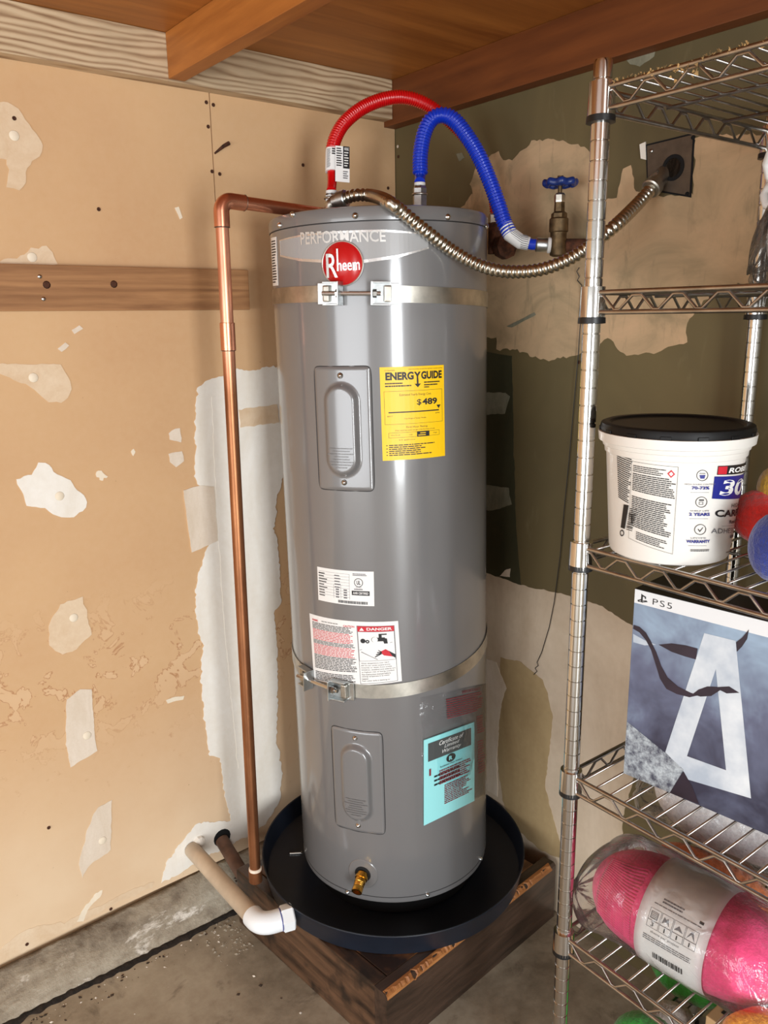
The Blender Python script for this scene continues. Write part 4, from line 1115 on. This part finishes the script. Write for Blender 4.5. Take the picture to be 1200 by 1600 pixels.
ba = pix(346, 1312, 1, 0); bb_ = pix(386, 1378, 2, ba.z-.045)
br = empty('brown_pipe', (bb_.x, bb_.y, bb_.z-.02), 'grimy brown pipe stub poking from the drywall beside the plastic drain', 'pipe')
obj('pipe', tube([ba+Vector((0, -.002, 0)), bb_], .018, 24), M['brownpipe'], br, True, auto=.8)
obj('wall_hole', lathe([(.025, 0), (.024, .001), (.0001, .001)], 16, ba+Vector((.002, -.0012, .006)), (0, -1, 0)), M['boxblack'], br)
obj('wall_crumb', lathe([(.018, 0), (.014, .01), (.006, .014), (.0001, .015)], 9, ph+Vector((.022, -.002, .012)), (0, -1, .2)), M['mud'], pv_)

# ================================================================== DEBRIS
rnd = random.Random(11)
def chips(n, gen, s0, s1):
    parts = []
    for _ in range(n):
        c_ = gen(); s_ = s0+(s1-s0)*rnd.random()**2; a_ = rnd.random()*PI
        u = Vector((math.cos(a_), math.sin(a_), 0)); v = Vector((-u.y, u.x, 0)); k = .5+.5*rnd.random()
        vs = [c_+u*s_, c_+v*s_*k, c_-u*s_*.9, c_-v*s_*k*.8, c_+Vector((0, 0, s_*.5))]
        parts.append((vs, [(0, 1, 4), (1, 2, 4), (2, 3, 4), (3, 0, 4), (3, 2, 1, 0)]))
    return join(*parts)
def gfl():
    while True:
        c_ = gfl0(); r_ = c_-A
        if r_.dot(ex) < -.01 or r_.dot(ey) < -.01: return c_
def gfl0():
    if rnd.random() < .55:
        x = -1.5+.85*rnd.random(); return Vector((x, -.135-.05*rnd.random()**2, .0))
    return Vector((-1.25+.85*rnd.random(), -.16-.75*rnd.random(), 0))
tagit(obj('paint_chips', chips(110, gfl, .0012, .0055), M['chip']), 'pale paint chips scattered on the concrete floor', 'debris', kind='stuff')
tagit(obj('floor_grit', chips(150, gfl, .001, .0065), M['bark']), 'dark grit scattered on the concrete floor', 'debris', kind='stuff')
def gpl():
    return Vector((-.64+.02*rnd.random()-.05*rnd.random(), -.12-.12*rnd.random(), .0))
tagit(obj('rubble', chips(90, lambda: Vector((-.672-.09*rnd.random()**1.5, -.125-.13*rnd.random(), .0)), .002, .008), M['curb']), 'crumbled concrete rubble between curb and platform', 'debris', kind='stuff')
tagit(obj('wood_crumbs', chips(80, lambda: Vector((-.63+.06*rnd.random(), -.13+.11*rnd.random(), .052)), .003, .012), M['bark']), 'brown crumbs on the curb behind the copper pipe', 'debris', kind='stuff')
lf = pix(524, 1545, 2, .0)
tagit(obj('fallen_leaf', prism([(0, 0), (.008, .004), (.012, .011), (.004, .009)], lambda u, v, h: lf+Vector((u, v, h+.002*(u*100))), .001), M['splinter']), 'tiny dry orange leaf scrap by the platform side', 'leaf')

# ================================================================== WIRE SHELVING
XF, XB = -.486, -.035; YA = -1.047; SL = .89; YE = YA-SL
sh = empty('wire_shelving_unit', (XF, YA, 0), 'chrome wire shelving unit on round posts along the olive wall', 'shelving')
SZ = [1.800, 1.537, 1.165, .780, .473, .10]
# posts with their ring grooves
def postmesh():
    prof = [(.0001, -.0)]
    z = 0; H_ = 1.815
    prof = [(.0125, 0.0)]
    k = 0
    z = .0127
    while z < H_-.01:
        g = .0014
        prof += [(.0127, z-.0012), (.0127-g, z-.0005), (.0127-g, z+.0005), (.0127, z+.0012)]; z += .0254
    prof += [(.0127, H_-.004), (.0115, H_), (.0001, H_)]
    return lathe(prof, 28, (0, 0, 0))
pm = None
for (x, y) in ((XF, YA), (XB, YA), (XF, YE), (XB, YE)):
    if pm is None:
        o = obj('post', postmesh(), M['chrome'], sh, True, origin=(0, 0, 0), auto=.6); pm = o.data
        o.location = Vector((x, y, .02))-W[sh]; W[o] = Vector((x, y, .02))
    else: o = obj('post', None, None, sh, mesh=pm, origin=(x, y, .02))
    obj('levelling_foot', lathe([(.016, 0), (.016, .006), (.006, .009), (.006, .02)], 20, (x, y, 0)), M['black'], o, True, auto=.5)
def zig(a_, b_, n, z0, z1, side):
    """truss wire between the rails, flat at its crests"""
    a_, b_ = Vector(a_), Vector(b_); out = []; L = (b_-a_).length
    for i in range(n):
        for t_, z in ((0.0, z1), (.16, z1), (.46, z0), (.60, z0), (.92, z1)):
            out.append(a_.lerp(b_, (i+t_)/n)+Vector((0, 0, z)))
    out.append(b_+Vector((0, 0, z1)))
    return tube(out, .0022, 6)
wmesh = smesh = cmesh = None
for k, z in enumerate(SZ):
    zl = z-.027
    rails = []
    for zz, off in ((z, 0), (zl, 0)):
        e_ = .016
        for a_, b_ in (((XF-.004, YA-e_*.2, zz), (XF-.004, YE+e_*.2, zz)), ((XB+.004, YA-e_*.2, zz), (XB+.004, YE+e_*.2, zz)),
                       ((XF+.0, YA+.004, zz), (XB, YA+.004, zz)), ((XF, YE-.004, zz), (XB, YE-.004, zz))):
            rails.append((a_, b_))
    s0 = obj('shelf', tube([Vector(rails[0][0]), Vector(rails[0][1])], .0034, 10), M['wire'], sh, True, auto=.8)
    for r_ in rails[1:]: obj('rail', tube([Vector(r_[0]), Vector(r_[1])], .0034, 10), M['wire'], s0, True, auto=.8)
    obj('truss_wire', zig((XF-.004, YA-.012, 0), (XF-.004, YE+.012, 0), 14, zl+.0034, z-.0050, 0), M['wire'], s0, True)
    obj('truss_wire', zig((XB+.004, YA-.012, 0), (XB+.004, YE+.012, 0), 14, zl+.0034, z-.0050, 0), M['wire'], s0, True)
    obj('truss_wire', zig((XF+.012, YA+.004, 0), (XB-.012, YA+.004, 0), 7, zl+.0034, z-.0050, 0), M['wire'], s0, True)
    obj('truss_wire', zig((XF+.012, YE-.004, 0), (XB-.012, YE-.004, 0), 8, zl+.0034, z-.0050, 0), M['wire'], s0, True)
    for xx in (XF+.15, XF+.30):
        if smesh is None:
            o = obj('support_wire', tube([Vector((0, YA, 0)), Vector((0, YE, 0))], .0028, 8), M['wire'], s0, True, origin=(0, 0, 0)); smesh = o.data
            o.location = Vector((xx, 0, z-.004))-W[s0]; W[o] = Vector((xx, 0, z-.004))
        else: obj('support_wire', None, None, s0, mesh=smesh, origin=(xx, 0, z-.004))
    nw = 34
    for i in range(1, nw):
        y = YA+(YE-YA)*i/nw
        if wmesh is None:
            o = obj('wire', tube([Vector((XF-.004, 0, 0)), Vector((XB+.004, 0, 0))], .0019, 8), M['wire'], s0, True, origin=(0, 0, 0)); wmesh = o.data
            o.location = Vector((0, y, z+.001))-W[s0]; W[o] = Vector((0, y, z+.001))
        else: obj('wire', None, None, s0, mesh=wmesh, origin=(0, y, z+.001))
    for (x, y) in ((XF, YA), (XB, YA), (XF, YE), (XB, YE)):
        if cmesh is None:
            o = obj('corner_collar', lathe([(.0132, 0), (.0182, .0005), (.0172, .042), (.0132, .0425)], 28, (0, 0, 0)), M['chrome'], s0, True, origin=(0, 0, 0), auto=.6); cmesh = o.data
            o.location = Vector((x, y, z-.034))-W[s0]; W[o] = Vector((x, y, z-.034))
        else: obj('corner_collar', None, None, s0, mesh=cmesh, origin=(x, y, z-.034))
        obj('plastic_sleeve', lathe([(.0130, 0), (.0196 if k < 2 else .0184, .0008), (.0192 if k < 2 else .0182, .009), (.0130, .0095)], 24, (x, y, z-.043 if k < 2 else z-.0375)), M['black'], s0, True, auto=.6)
# fuzzy dust on the front rail of the top shelf
vs_, fs_ = [], []
rnd = random.Random(5); parts = []
for i in range(420):
    y = YA-.01-.45*rnd.random(); big = 1 if -1.19 < y < -1.155 else 0
    c_ = Vector((XF-.004+.003*rnd.uniform(-1, 1), y, SZ[0]+.002+.004*rnd.uniform(-1, 1)-.014*big*rnd.random()))
    q = [c_+Vector((rnd.uniform(-1, 1), rnd.uniform(-1, 1), rnd.uniform(-1, 1)))*(.0012+.0022*rnd.random()*(1+big)) for _ in range(4)]
    parts.append((q, [(0, 1, 2), (0, 2, 3), (0, 3, 1), (1, 3, 2)]))
tagit(obj('lint', join(*parts), M['rail_dust']), 'brown fluffy lint clinging to the top shelf rail', 'dust', kind='stuff')

# ================================================================== BUCKET
BK = Vector((-.418, -1.150, SZ[2]+.0032)); BR0, BR1, BH = .084, .0965, .178
bu = empty('adhesive_bucket', BK, 'white plastic adhesive bucket with a black lid on the shelf', 'bucket')
def br_(h): return BR0+(BR1-BR0)*min(1, max(0, h/BH))
obj('pail', lathe([(.0005, 0), (BR0-.008, 0), (BR0-.002, .003), (BR0, .008), (br_(.147), .147), (br_(.147)+.0022, .1482), (br_(.156)+.0025, .156), (br_(.156)+.0045, .1572), (br_(.162)+.0055, .163), (br_(.164)+.010, .1645), (br_(.178)+.0105, .1775), (br_(.178)+.002, .178), (br_(.178)-.002, .17), (.0005, .165)], 72, BK), M['bucket'], bu, True, auto=.5)
lidp = [(.0005, .1865), (.080, .1862), (.088, .1868), (.0915, .1898), (.098, .1905), (.103, .1885), (.1045, .183), (.1035, .1765), (.098, .176), (.0005, .176)]
ld = obj('lid', lathe(lidp, 72, BK), M['lid'], bu, True, auto=.6)
for k in range(14):
    a_ = 2*PI*k/14; obj('pry_tab', obox(BK+Vector((.1046*math.cos(a_), .1046*math.sin(a_), .1795)), Vector((math.cos(a_), math.sin(a_), 0)), Vector((-math.sin(a_), math.cos(a_), 0)), Zv, .002, .014, .006, .0008), M['lid'], ld)
def bpix(x, y):
    h = .09
    for _ in range(12):
        r_ = br_(h); d = ray(x, y); o = CAM-BK
        a_ = d.x*d.x+d.y*d.y; b_ = 2*(o.x*d.x+o.y*d.y); c_ = o.x*o.x+o.y*o.y-r_*r_
        q = b_*b_-4*a_*c_; t_ = (-b_-math.sqrt(max(q, 0)))/(2*a_); P = o+d*t_; h = P.z
    return math.atan2(P.y, P.x), h
TH0 = math.atan2(CAM.y-BK.y, CAM.x-BK.x)
def bz(th, h, l):
    r_ = br_(h)+.0004+l; return BK+Vector((r_*math.cos(th), r_*math.sin(th), h))
def unw(th):
    d = th-TH0
    while d > PI: d -= 2*PI
    while d < -PI: d += 2*PI
    return TH0+d
def blabel(tl, tr_, br2, bl):
    c4 = [bpix(*q) for q in (tl, tr_, br2, bl)]; c4 = [(unw(a_), b_) for a_, b_ in c4]
    def g(u, v, l):
        th = (c4[0][0]*(1-u)+c4[1][0]*u)*(1-v)+(c4[3][0]*(1-u)+c4[2][0]*u)*v
        h = (c4[0][1]*(1-u)+c4[1][1]*u)*(1-v)+(c4[3][1]*(1-u)+c4[2][1]*u)*v
        return bz(th, h, l)
    return g, abs(c4[1][0]-c4[0][0])*.09, abs(c4[0][1]-c4[3][1])
pail = bu.children[0] if bu.children else None
for ch in list(COL.objects):
    if ch.parent == bu and ch.name.startswith('pail'): pail = ch
# back panel text block with frame
g, wd, hg = blabel((990, 722), (1060, 731), (1051, 866), (985, 842))
p = Print(wd, hg); p.frame('ink', -.05, -.01, 1, 1, .006); p.lines('ink', .0, .03, .78, .12, 4, .45, 1, .3); p.lines('ink', 0, .13, .97, .36, 10, .5, 2, .15); p.lines('ink', 0, .42, .95, .82, 17, .5, 3, .2); p.lines('ink', .15, .86, .9, .97, 5, .45, 4, .3)
p.poly('redink', [(.86, .03), (.94, .075), (.86, .12), (.78, .075)]); p.poly('lightprint', [(.86, .05), (.905, .075), (.86, .10), (.815, .075)])
p.build(pail, g, .0003)
g, wd, hg = blabel((963, 705), (990, 716), (984, 790), (966, 778))
p = Print(wd, hg); p.lines('ink', .05, .02, .98, .98, 22, .5, 7, .2); p.build(pail, g, .0003)
g, wd, hg = blabel((975, 788), (997, 792), (988, 832), (970, 826))
p = Print(wd, hg); p.rect('ink', .0, 0, .38, .95); p.circle('ink', .18, 1.15, .2, .13)
x = .5
rnd = random.Random(8)
yv = .1
while yv < .95: q_ = .02+.04*rnd.random(); p.rect('ink', .5, yv, .98, yv+q_); yv += q_+.02+.03*rnd.random()
p.build(pail, g, .0003)
# icon column
g, wd, hg = blabel((1076, 732), (1114, 732), (1108, 868), (1070, 868))
p = Print(wd, hg)
for cv_, t1_, t2_ in ((.075, 'HIGH-SOLIDS CONTENT', '70-73%'), (.375, 'SHELF LIFE', '2 YEARS'), (.69, 'LIFETIME', 'WARRANTY')):
    p.circle('ink', .55, cv_, .24, .215)
    w1 = .5*min(1.25, len(t1_)/13); p.text('greyink', t1_, .5-w1, cv_+.092, .5+w1, cv_+.108); w2 = .42*len(t2_)/7
    p.text('blueink', t2_, .5-w2, cv_+.122, .5+w2, cv_+.158, .04); p.rect('greyink', .1, cv_+.19, .85, cv_+.193)
p.poly('blueink', [(.43, .07), (.67, .07), (.63, .11), (.47, .11)]); p.rect('ink', .43, .05, .67, .056)
p.rect('ink', .45, .345, .65, .36); p.frame('greyink', .45, .37, .62, .405, .02)
p.poly('ink', [(.45, .69), (.53, .72), (.66, .67), (.66, .66), (.53, .705), (.47, .68)])
p.lines('ink', .2, .92, 1.0, .95, 2, .5, 3, .1)
p.build(pail, g, .0003)
# front panel
g, wd, hg = blabel((1118, 728), (1176, 722), (1166, 778), (1112, 779))
p = Print(wd, hg)
p.rect('blueink', .0, .32, 1.35, 1, 16); p.rect('ink', .04, 0, 1.35, .27, 16); p.rect('redink', .05, .02, .23, .25, 3); p.text('lightprint', 'ROBERTS', .27, .07, 1.28, .22, .03, .15)
p.text('lightprint', '3095', .13, .42, 1.6, .9, .03, .12)
p.build(pail, g, .0003)
g, wd, hg = blabel((1118, 786), (1164, 784), (1156, 862), (1112, 864))
p = Print(wd, hg)
p.text('ink', 'HIGH-SOLIDS', .45, .01, 1.45, .09, .0); p.text('ink', 'CARPET', 0, .13, 1.25, .27, .03); p.text('ink', 'Residential', .45, .34, 1.2, .41, .02)
p.rect('greyink', .2, .45, 1.2, .455); p.text('greyink', 'ADHESIVE', -.06, .50, .95, .60, .0); p.lines('greyink', .6, .64, 1.2, .72, 1, .7, 2, 0); p.rect('ink', .85, .84, 1.2, .95); p.rect('ink', .5, .99, 1.0, 1.0)
p.build(pail, g, .0003)

# ================================================================== GAME BOX
z4 = SZ[3]+.0032
q0 = pix(974, 1208, 2, z4); q1 = pix(1200, 1305, 2, z4)
bd = (q1-q0); bd.z = 0; bd.normalize(); bn = Vector((-bd.y, bd.x, 0))
if bn.x > 0: bn = -bn                                   # outward, towards the room
BW, BD = .40, .115
tpz = None
def onbox(x, y):
    d = ray(x, y); t_ = (q0-CAM).dot(bn)/d.dot(bn); P = CAM+d*t_; return ((P-q0).dot(bd), P.z-z4)
BHt = onbox(993, 919)[1]
gb = empty('game_box', q0+bd*.2-bn*.05, 'large game console box with a pale letter on cloudy blue art', 'box')
cc = q0+bd*(BW/2)-bn*(BD/2)+Zv*(BHt/2)
obj('carton', obox(cc, bd, bn, Zv, BW, BD, BHt, .0012), M['black'], gb)
fr3 = lambda u, v, l: q0+bd*u+Zv*v+bn*(.0003+l)
ft = obj('printed_front', ([fr3(u, v, l) for l in (0, .0006) for u, v in ((.001, .001), (BW-.001, .001), (BW-.001, BHt-.001), (.001, BHt-.001))], [(0, 1, 2, 3), (4, 5, 6, 7), (0, 1, 5, 4), (1, 2, 6, 5), (2, 3, 7, 6), (3, 0, 4, 7)]), M['art'], gb)
def boxpoly(nm, pts_, mat, lift):
    uv = [onbox(x, y) for x, y in pts_]; uv = [(max(.001, min(BW-.001, a_)), max(.001, min(BHt-.001, b_))) for a_, b_ in uv]
    o = obj(nm, ([fr3(a_, b_, .0006+lift) for a_, b_ in uv], [tuple(range(len(uv)))]), M[mat], ft); return o
b1 = onbox(991, 941)[1]
obj('white_header', ([fr3(u, v, .0007) for u, v in ((.001, b1), (BW-.001, b1), (BW-.001, BHt-.001), (.001, BHt-.001))], [(0, 1, 2, 3)]), M['boxwhite'], ft)
hdr = lambda u, v, l: fr3(u*BW, BHt-.001-v*(BHt-b1), .0008+l)
p = Print(BW, BHt-b1)
p.text('ink', 'PS5', .078, .34, .155, .76, -.005, 0, True, 1.2)
p.poly('ink', [(.030, .22), (.037, .28), (.037, .84), (.030, .78)]); p.poly('ink', [(.037, .28), (.050, .36), (.050, .52), (.045, .5), (.045, .42), (.037, .38)])
p.poly('ink', [(.016, .72), (.030, .60), (.030, .68), (.020, .76), (.030, .74), (.030, .80), (.018, .82)]); p.poly('ink', [(.038, .66), (.052, .60), (.058, .68), (.038, .80), (.038, .74), (.052, .68), (.038, .71)])
p.build(ft, hdr, .0002)
boxpoly('pale_letter', [(1101, 989), (1126, 995), (1119, 1045), (1074, 1181), (1068, 1203), (1040, 1175)], 'artpale', .0003)
boxpoly('pale_letter', [(1126, 995), (1150, 1001), (1174, 1247), (1135, 1203), (1119, 1045)], 'artpale', .0003)
boxpoly('pale_letter', [(1074, 1181), (1135, 1203), (1174, 1247), (1070, 1216), (1068, 1203)], 'artpale', .0003)
boxpoly('dark_ribbon', [(991, 976), (1000, 979), (1010, 988), (1017, 1000), (1026, 1018), (1034, 1040), (1044, 1058), (1060, 1072), (1080, 1082), (1092, 1086), (1078, 1089), (1058, 1084), (1042, 1076), (1032, 1060), (1026, 1040), (1018, 1015), (1010, 1000), (1000, 988), (990, 982)], 'artdark', .0006)
boxpoly('dark_ribbon', [(1083, 1084), (1092, 1077), (1106, 1072), (1122, 1073), (1140, 1072), (1156, 1082), (1136, 1083), (1126, 1078), (1112, 1087), (1095, 1088)], 'artdark', .0006)
boxpoly('dark_ribbon', [(1030, 1007), (1050, 1005), (1072, 1008), (1091, 1013), (1088, 1030), (1070, 1025), (1050, 1018)], 'artdark', .0006)
boxpoly('dark_ribbon', [(1171, 983), (1168, 998), (1160, 1010), (1152, 1018), (1151, 1003), (1160, 996)], 'artdark', .0006)
boxpoly('stone_block', [(978, 1126), (1038, 1174), (1069, 1202), (1047, 1238), (973, 1207)], 'artstone', .0005)
boxpoly('dark_slab', [(1069, 1205), (1082, 1228), (1093, 1256), (1047, 1238)], 'artdark', .0005)
boxpoly('feather', [(990, 990), (1008, 1000), (1026, 1007), (1008, 1008), (990, 1003)], 'artpale', .0004)

# ================================================================== YARN
def blob(c_, ax, L, R_, mat, name, parent=None, ridges=0, seed=0, lump=.06, nu=90, nv=64, end=2.6, wind=0.0):
    """skein: superellipsoid along ax with strand ridges"""
    ax = Vector(ax).normalized(); u = ax.cross(Zv).normalized(); v = u.cross(ax); vs, fs = [], []
    for i in range(nu+1):
        t_ = -1+2*i/nu; s_ = math.copysign(abs(math.sin(t_*PI/2)), t_)
        rr = max(0.0, 1-abs(s_)**end)**.5 if end else 1
        for k in range(nv):
            a_ = 2*PI*k/nv
            n_ = 1+lump*noise.noise(Vector((s_*2+seed, math.cos(a_)*1.4, math.sin(a_)*1.4)))
            rg = ridges*.5*(math.sin((a_+wind*s_)*nv*.25)+math.sin(s_*42+3*a_)) if ridges else 0
            r_ = R_*rr*n_+rg*rr
            vs.append(c_+ax*(s_*L/2)+u*(r_*math.cos(a_))+v*(r_*math.sin(a_)))
    for i in range(nu):
        for k in range(nv): fs.append((i*nv+k, i*nv+(k+1) % nv, (i+1)*nv+(k+1) % nv, (i+1)*nv+k))
    return obj(name, (vs, fs), M[mat], parent, True)
z5 = SZ[4]+.0032
pa = Vector((.09, -1, 0)).normalized()
PC = Vector((-.392, -1.215, z5+.082))
pk = empty('pink_yarn_skein', (PC.x, PC.y, z5), 'bright pink yarn skein with white paper band in a clear bag', 'yarn')
sk = blob(PC, pa, .325, .080, 'pink', 'yarn', pk, .0006, 2, .05, 140, 120, 3.0)
# strand loops lying over the left half of the skein
su = pa.cross(Zv).normalized()
for k in range(26):
    aa = -.35+k*.066; path = []
    for j in range(14):
        s_ = (-.128+.0055*j)/.1625; rr = .080*max(0, 1-abs(s_)**3)**.5*(1+.05*noise.noise(Vector((s_*2+2, math.cos(aa)*1.4, math.sin(aa)*1.4))))+.0006
        ab = aa+.10*math.sin(j*.22+k*.13)
        path.append(PC+pa*(s_*.1625)+su*(rr*math.cos(ab))+Zv*(rr*math.sin(ab)))
    obj('strand', tube(path, .0021, 6), M['pink'], sk, True)
# paper band
def bandp(u, v, l):
    s_ = -.045+u*.11; aa = 2.25-v*3.2
    t_ = s_/.1625; rr = .080*max(0, 1-abs(t_)**3)**.5*(1+.05*.0)+.0045+l
    return PC+pa*s_+su*(rr*math.cos(aa))+Zv*(rr*math.sin(aa))
# v runs over the top towards the room: choose direction so that v grows downwards on the room side
pb = obj('paper_band', sheet(bandp, .0005, 8, 40), M['white'], pk, True)
p = Print(.11, .36)
p.lines('greyink', .28, .42, .62, .455, 2, .5, 9, .2); p.rect('ink', .82, .44, .88, .455, 1); p.lines('greyink', .18, .465, .9, .475, 1, .5, 3, .2)
for k in range(4):
    u0 = .16+.18*k
    p.frame('greyink', u0, .50, u0+.17, .565, .006); p.frame('greyink', u0, .565, u0+.17, .605, .006); p.text('ink', '3111'[k], u0+(.06 if k == 0 else .074), .573, u0+(.1 if k == 0 else .092), .596, .0)
p.frame('greyink', .185, .515, .295, .555, .01); p.lines('greyink', .19, .52, .29, .555, 4, .4, 1, 0)
p.poly('greyink', [(.36, .555), (.38, .515), (.41, .525), (.44, .515), (.47, .555), (.44, .54), (.40, .54)]); p.poly('greyink', [(.54, .55), (.60, .52), (.67, .55), (.6, .545)]); p.poly('greyink', [(.72, .56), (.77, .515), (.80, .515), (.84, .56), (.78, .53)])
p.text('greyink', 'skeins per project', .24, .618, .66, .634); p.lines('greyink', .14, .65, .86, .685, 3, .4, 3, .1)
x = .3; rnd = random.Random(3)
while x < .72: q_ = .006+.02*rnd.random(); p.rect('ink', x, .745, x+q_, .785, 1); x += q_+.005+.012*rnd.random()
p.build(pb, lambda u, v, l: bandp(u, v, l+.0006), .0005)
# clear bag
def bag(c_, ax, L, R_, par, seed, tail=.05, name='clear_bag'):
    ax = Vector(ax).normalized(); u = ax.cross(Zv).normalized(); v = u.cross(ax); vs, fs = [], []; nu, nv = 70, 60
    for i in range(nu+1):
        t_ = i/nu; s_ = -L/2-tail+(L+2*tail)*t_
        e_ = min(1, max(0, (L/2+tail-abs(s_))/(tail*1.6))); rr = R_*(.16+.84*(1-(1-e_)**2.2))
        for k in range(nv):
            a_ = 2*PI*k/nv
            w_ = .0035*noise.noise(Vector((s_*30, math.cos(a_)*3, math.sin(a_)*3+seed)))+.006*(1-e_)*math.sin(a_*9+seed)
            P = c_+ax*s_+u*((rr+w_)*math.cos(a_))+v*((rr+w_)*math.sin(a_)); P.z -= R_*.62*(1-e_)**1.3; P.z = max(P.z, c_.z-R_+.001+.0*e_); vs.append(P)
    for i in range(nu):
        for k in range(nv): fs.append((i*nv+k, i*nv+(k+1) % nv, (i+1)*nv+(k+1) % nv, (i+1)*nv+k))
    fs.append(tuple(range(nv))); fs.append(tuple(nu*nv+k for k in range(nv)))
    return obj(name, (vs, fs), M['film'], par, True)
bag(PC+Zv*.0035, pa, .30, .0875, pk, 2, .055)
# white skein in a bag behind it, and an orange one beside
WCn = Vector((-.165, -1.160, z5+.165))
wk = empty('white_yarn_skein', (WCn.x, WCn.y, z5), 'white yarn skein in a clear bag heaped behind the pink one', 'yarn')
blob(WCn, Vector((.05, -1, 0)), .30, .080, 'cream', 'yarn', wk, .0006, 5, .08, 90, 80)
bag(WCn, Vector((.05, -1, 0)), .28, .086, wk, 7, .05)
OC = Vector((-.215, -1.16, z5+.041))
tagit(blob(OC, Vector((.05, -1, 0)), .22, .040, 'orange', 'orange_yarn_skein', None, .0012, 8, .06, 90, 64, 2.6, 2), 'orange yarn skein tucked under the white bagged skein', 'yarn')
tagit(blob(Vector((-.462, -1.372, z5+.036)), Vector((1, -.5, 0)), .10, .033, 'peach', 'peach_yarn_skein', None, .001, 4, .06, 60, 48), 'orange peach yarn ball against the pink skein', 'yarn')
# on the bucket's shelf
z3 = SZ[2]+.0032
def seat(px, py, z, r): P = pix(px, py, 2, z); return Vector((P.x, P.y, z+r))
RD = seat(1178, 862, z3, .05)
tagit(blob(RD+Vector((.030, -.03, .0)), Vector((.55, -1, .0)), .15, .049, 'scarlet', 'red_yarn_skein', None, .0012, 3, .16, 80, 64), 'red orange yarn skein beside the white bucket', 'yarn')
MU = RD+Vector((.05, -.045, .072))
MU = pixd(1230, 764, depth(MU)+.012)
tagit(blob(MU, Vector((.2, -1, 0)), .08, .036, 'mustard', 'mustard_yarn_ball', None, .001, 6, .08, 60, 48), 'mustard yellow yarn ball on top of the red skein', 'yarn')
BL = pix(1212, 920, 2, z3)
tagit(blob(Vector((BL.x+.03, BL.y-.005, z3+.048)), Vector((.5, -1, 0)), .11, .048, 'royal', 'blue_yarn_ball', None, .0006, 9, .08, 70, 56), 'fluffy royal blue yarn ball at the shelf front rail', 'yarn')
# bundle on the second shelf
z2 = SZ[1]+.0032
FB = Vector((-.16, -1.20, z2))
fbn = empty('wrapped_bundle', FB, 'clear bag of white ribbon and grey fabric on the upper shelf', 'bundle')
blob(FB+Zv*.07, Vector((.1, -1, 0)), .14, .066, 'greyyarn', 'fabric', fbn, 0, 3, .3, 50, 40)
rnd = random.Random(2)
for k in range(7):
    c_ = FB+Vector((-.03+.05*rnd.random(), -.0+.07*rnd.uniform(-1, 1), .145+.06*rnd.random())); a_ = rnd.random()*6
    lp = [c_+Vector((.022*math.cos(t_*.6+a_), .030*math.sin(t_*.6), .028*math.cos(t_*.6))) for t_ in range(11)]
    obj('ribbon_loop', tube(lp, .007, 8), M['white'], fbn, True)
bag(FB+Zv*.075, Vector((.1, -1, 0)), .13, .074, fbn, 4, .03)
BD_ = FB+Vector((.04, -.20, 0))
tagit(obj('black_bin', lathe([(.06, 0), (.075, .20), (.07, .2), (.056, .004)], 28, BD_), M['black'], None, True, auto=.5), 'small black bin at the back of the upper shelf', 'bin')
# on the lowest shelf
z6 = SZ[5]+.0032
def on6(px, py, zc, r_): P = pix(px, py, 2, zc); return Vector((P.x, P.y, zc))
tagit(blob(on6(1008, 1640, z6+.062, .06), Vector((.3, -1, 0)), .13, .060, 'leaf', 'green_yarn_ball', None, .001, 12, .06, 70, 56), 'bright green yarn ball at the front of the lowest shelf', 'yarn')
tagit(blob(on6(1085, 1515, z6+.070, .07), Vector((.2, -1, 0)), .18, .062, 'leaf', 'green_yarn_skein', None, .001, 14, .12, 70, 56), 'large green yarn skein at the back of the lowest shelf', 'yarn')
tagit(blob(on6(1052, 1592, z6+.034, .04), Vector((.5, -1, 0)), .08, .030, 'greyyarn', 'grey_yarn_skein', None, .001, 15, .1, 60, 48), 'small grey yarn skein between the green yarn', 'yarn')
LB = pix(1165, 1592, 2, z6+.13); LB.z = z6
lb = empty('lettered_box', LB, 'tan carton with black capital letters on the lowest shelf', 'box')
cb_ = obj('carton', box(LB.x-.05, LB.x+.10, LB.y-.12, LB.y+.05, z6, z6+.13, .002), M['card'], lb)
p = Print(.2, .15)
p.text('ink', 'RO', .05, .1, .6, .38, .04); p.text('ink', 'NE', .05, .5, .6, .78, .04)
p.build(cb_, lambda u, v, l: Vector((LB.x-.03+u*.13, LB.y+.045-v*.09, z6+.1304+l)), .0004)
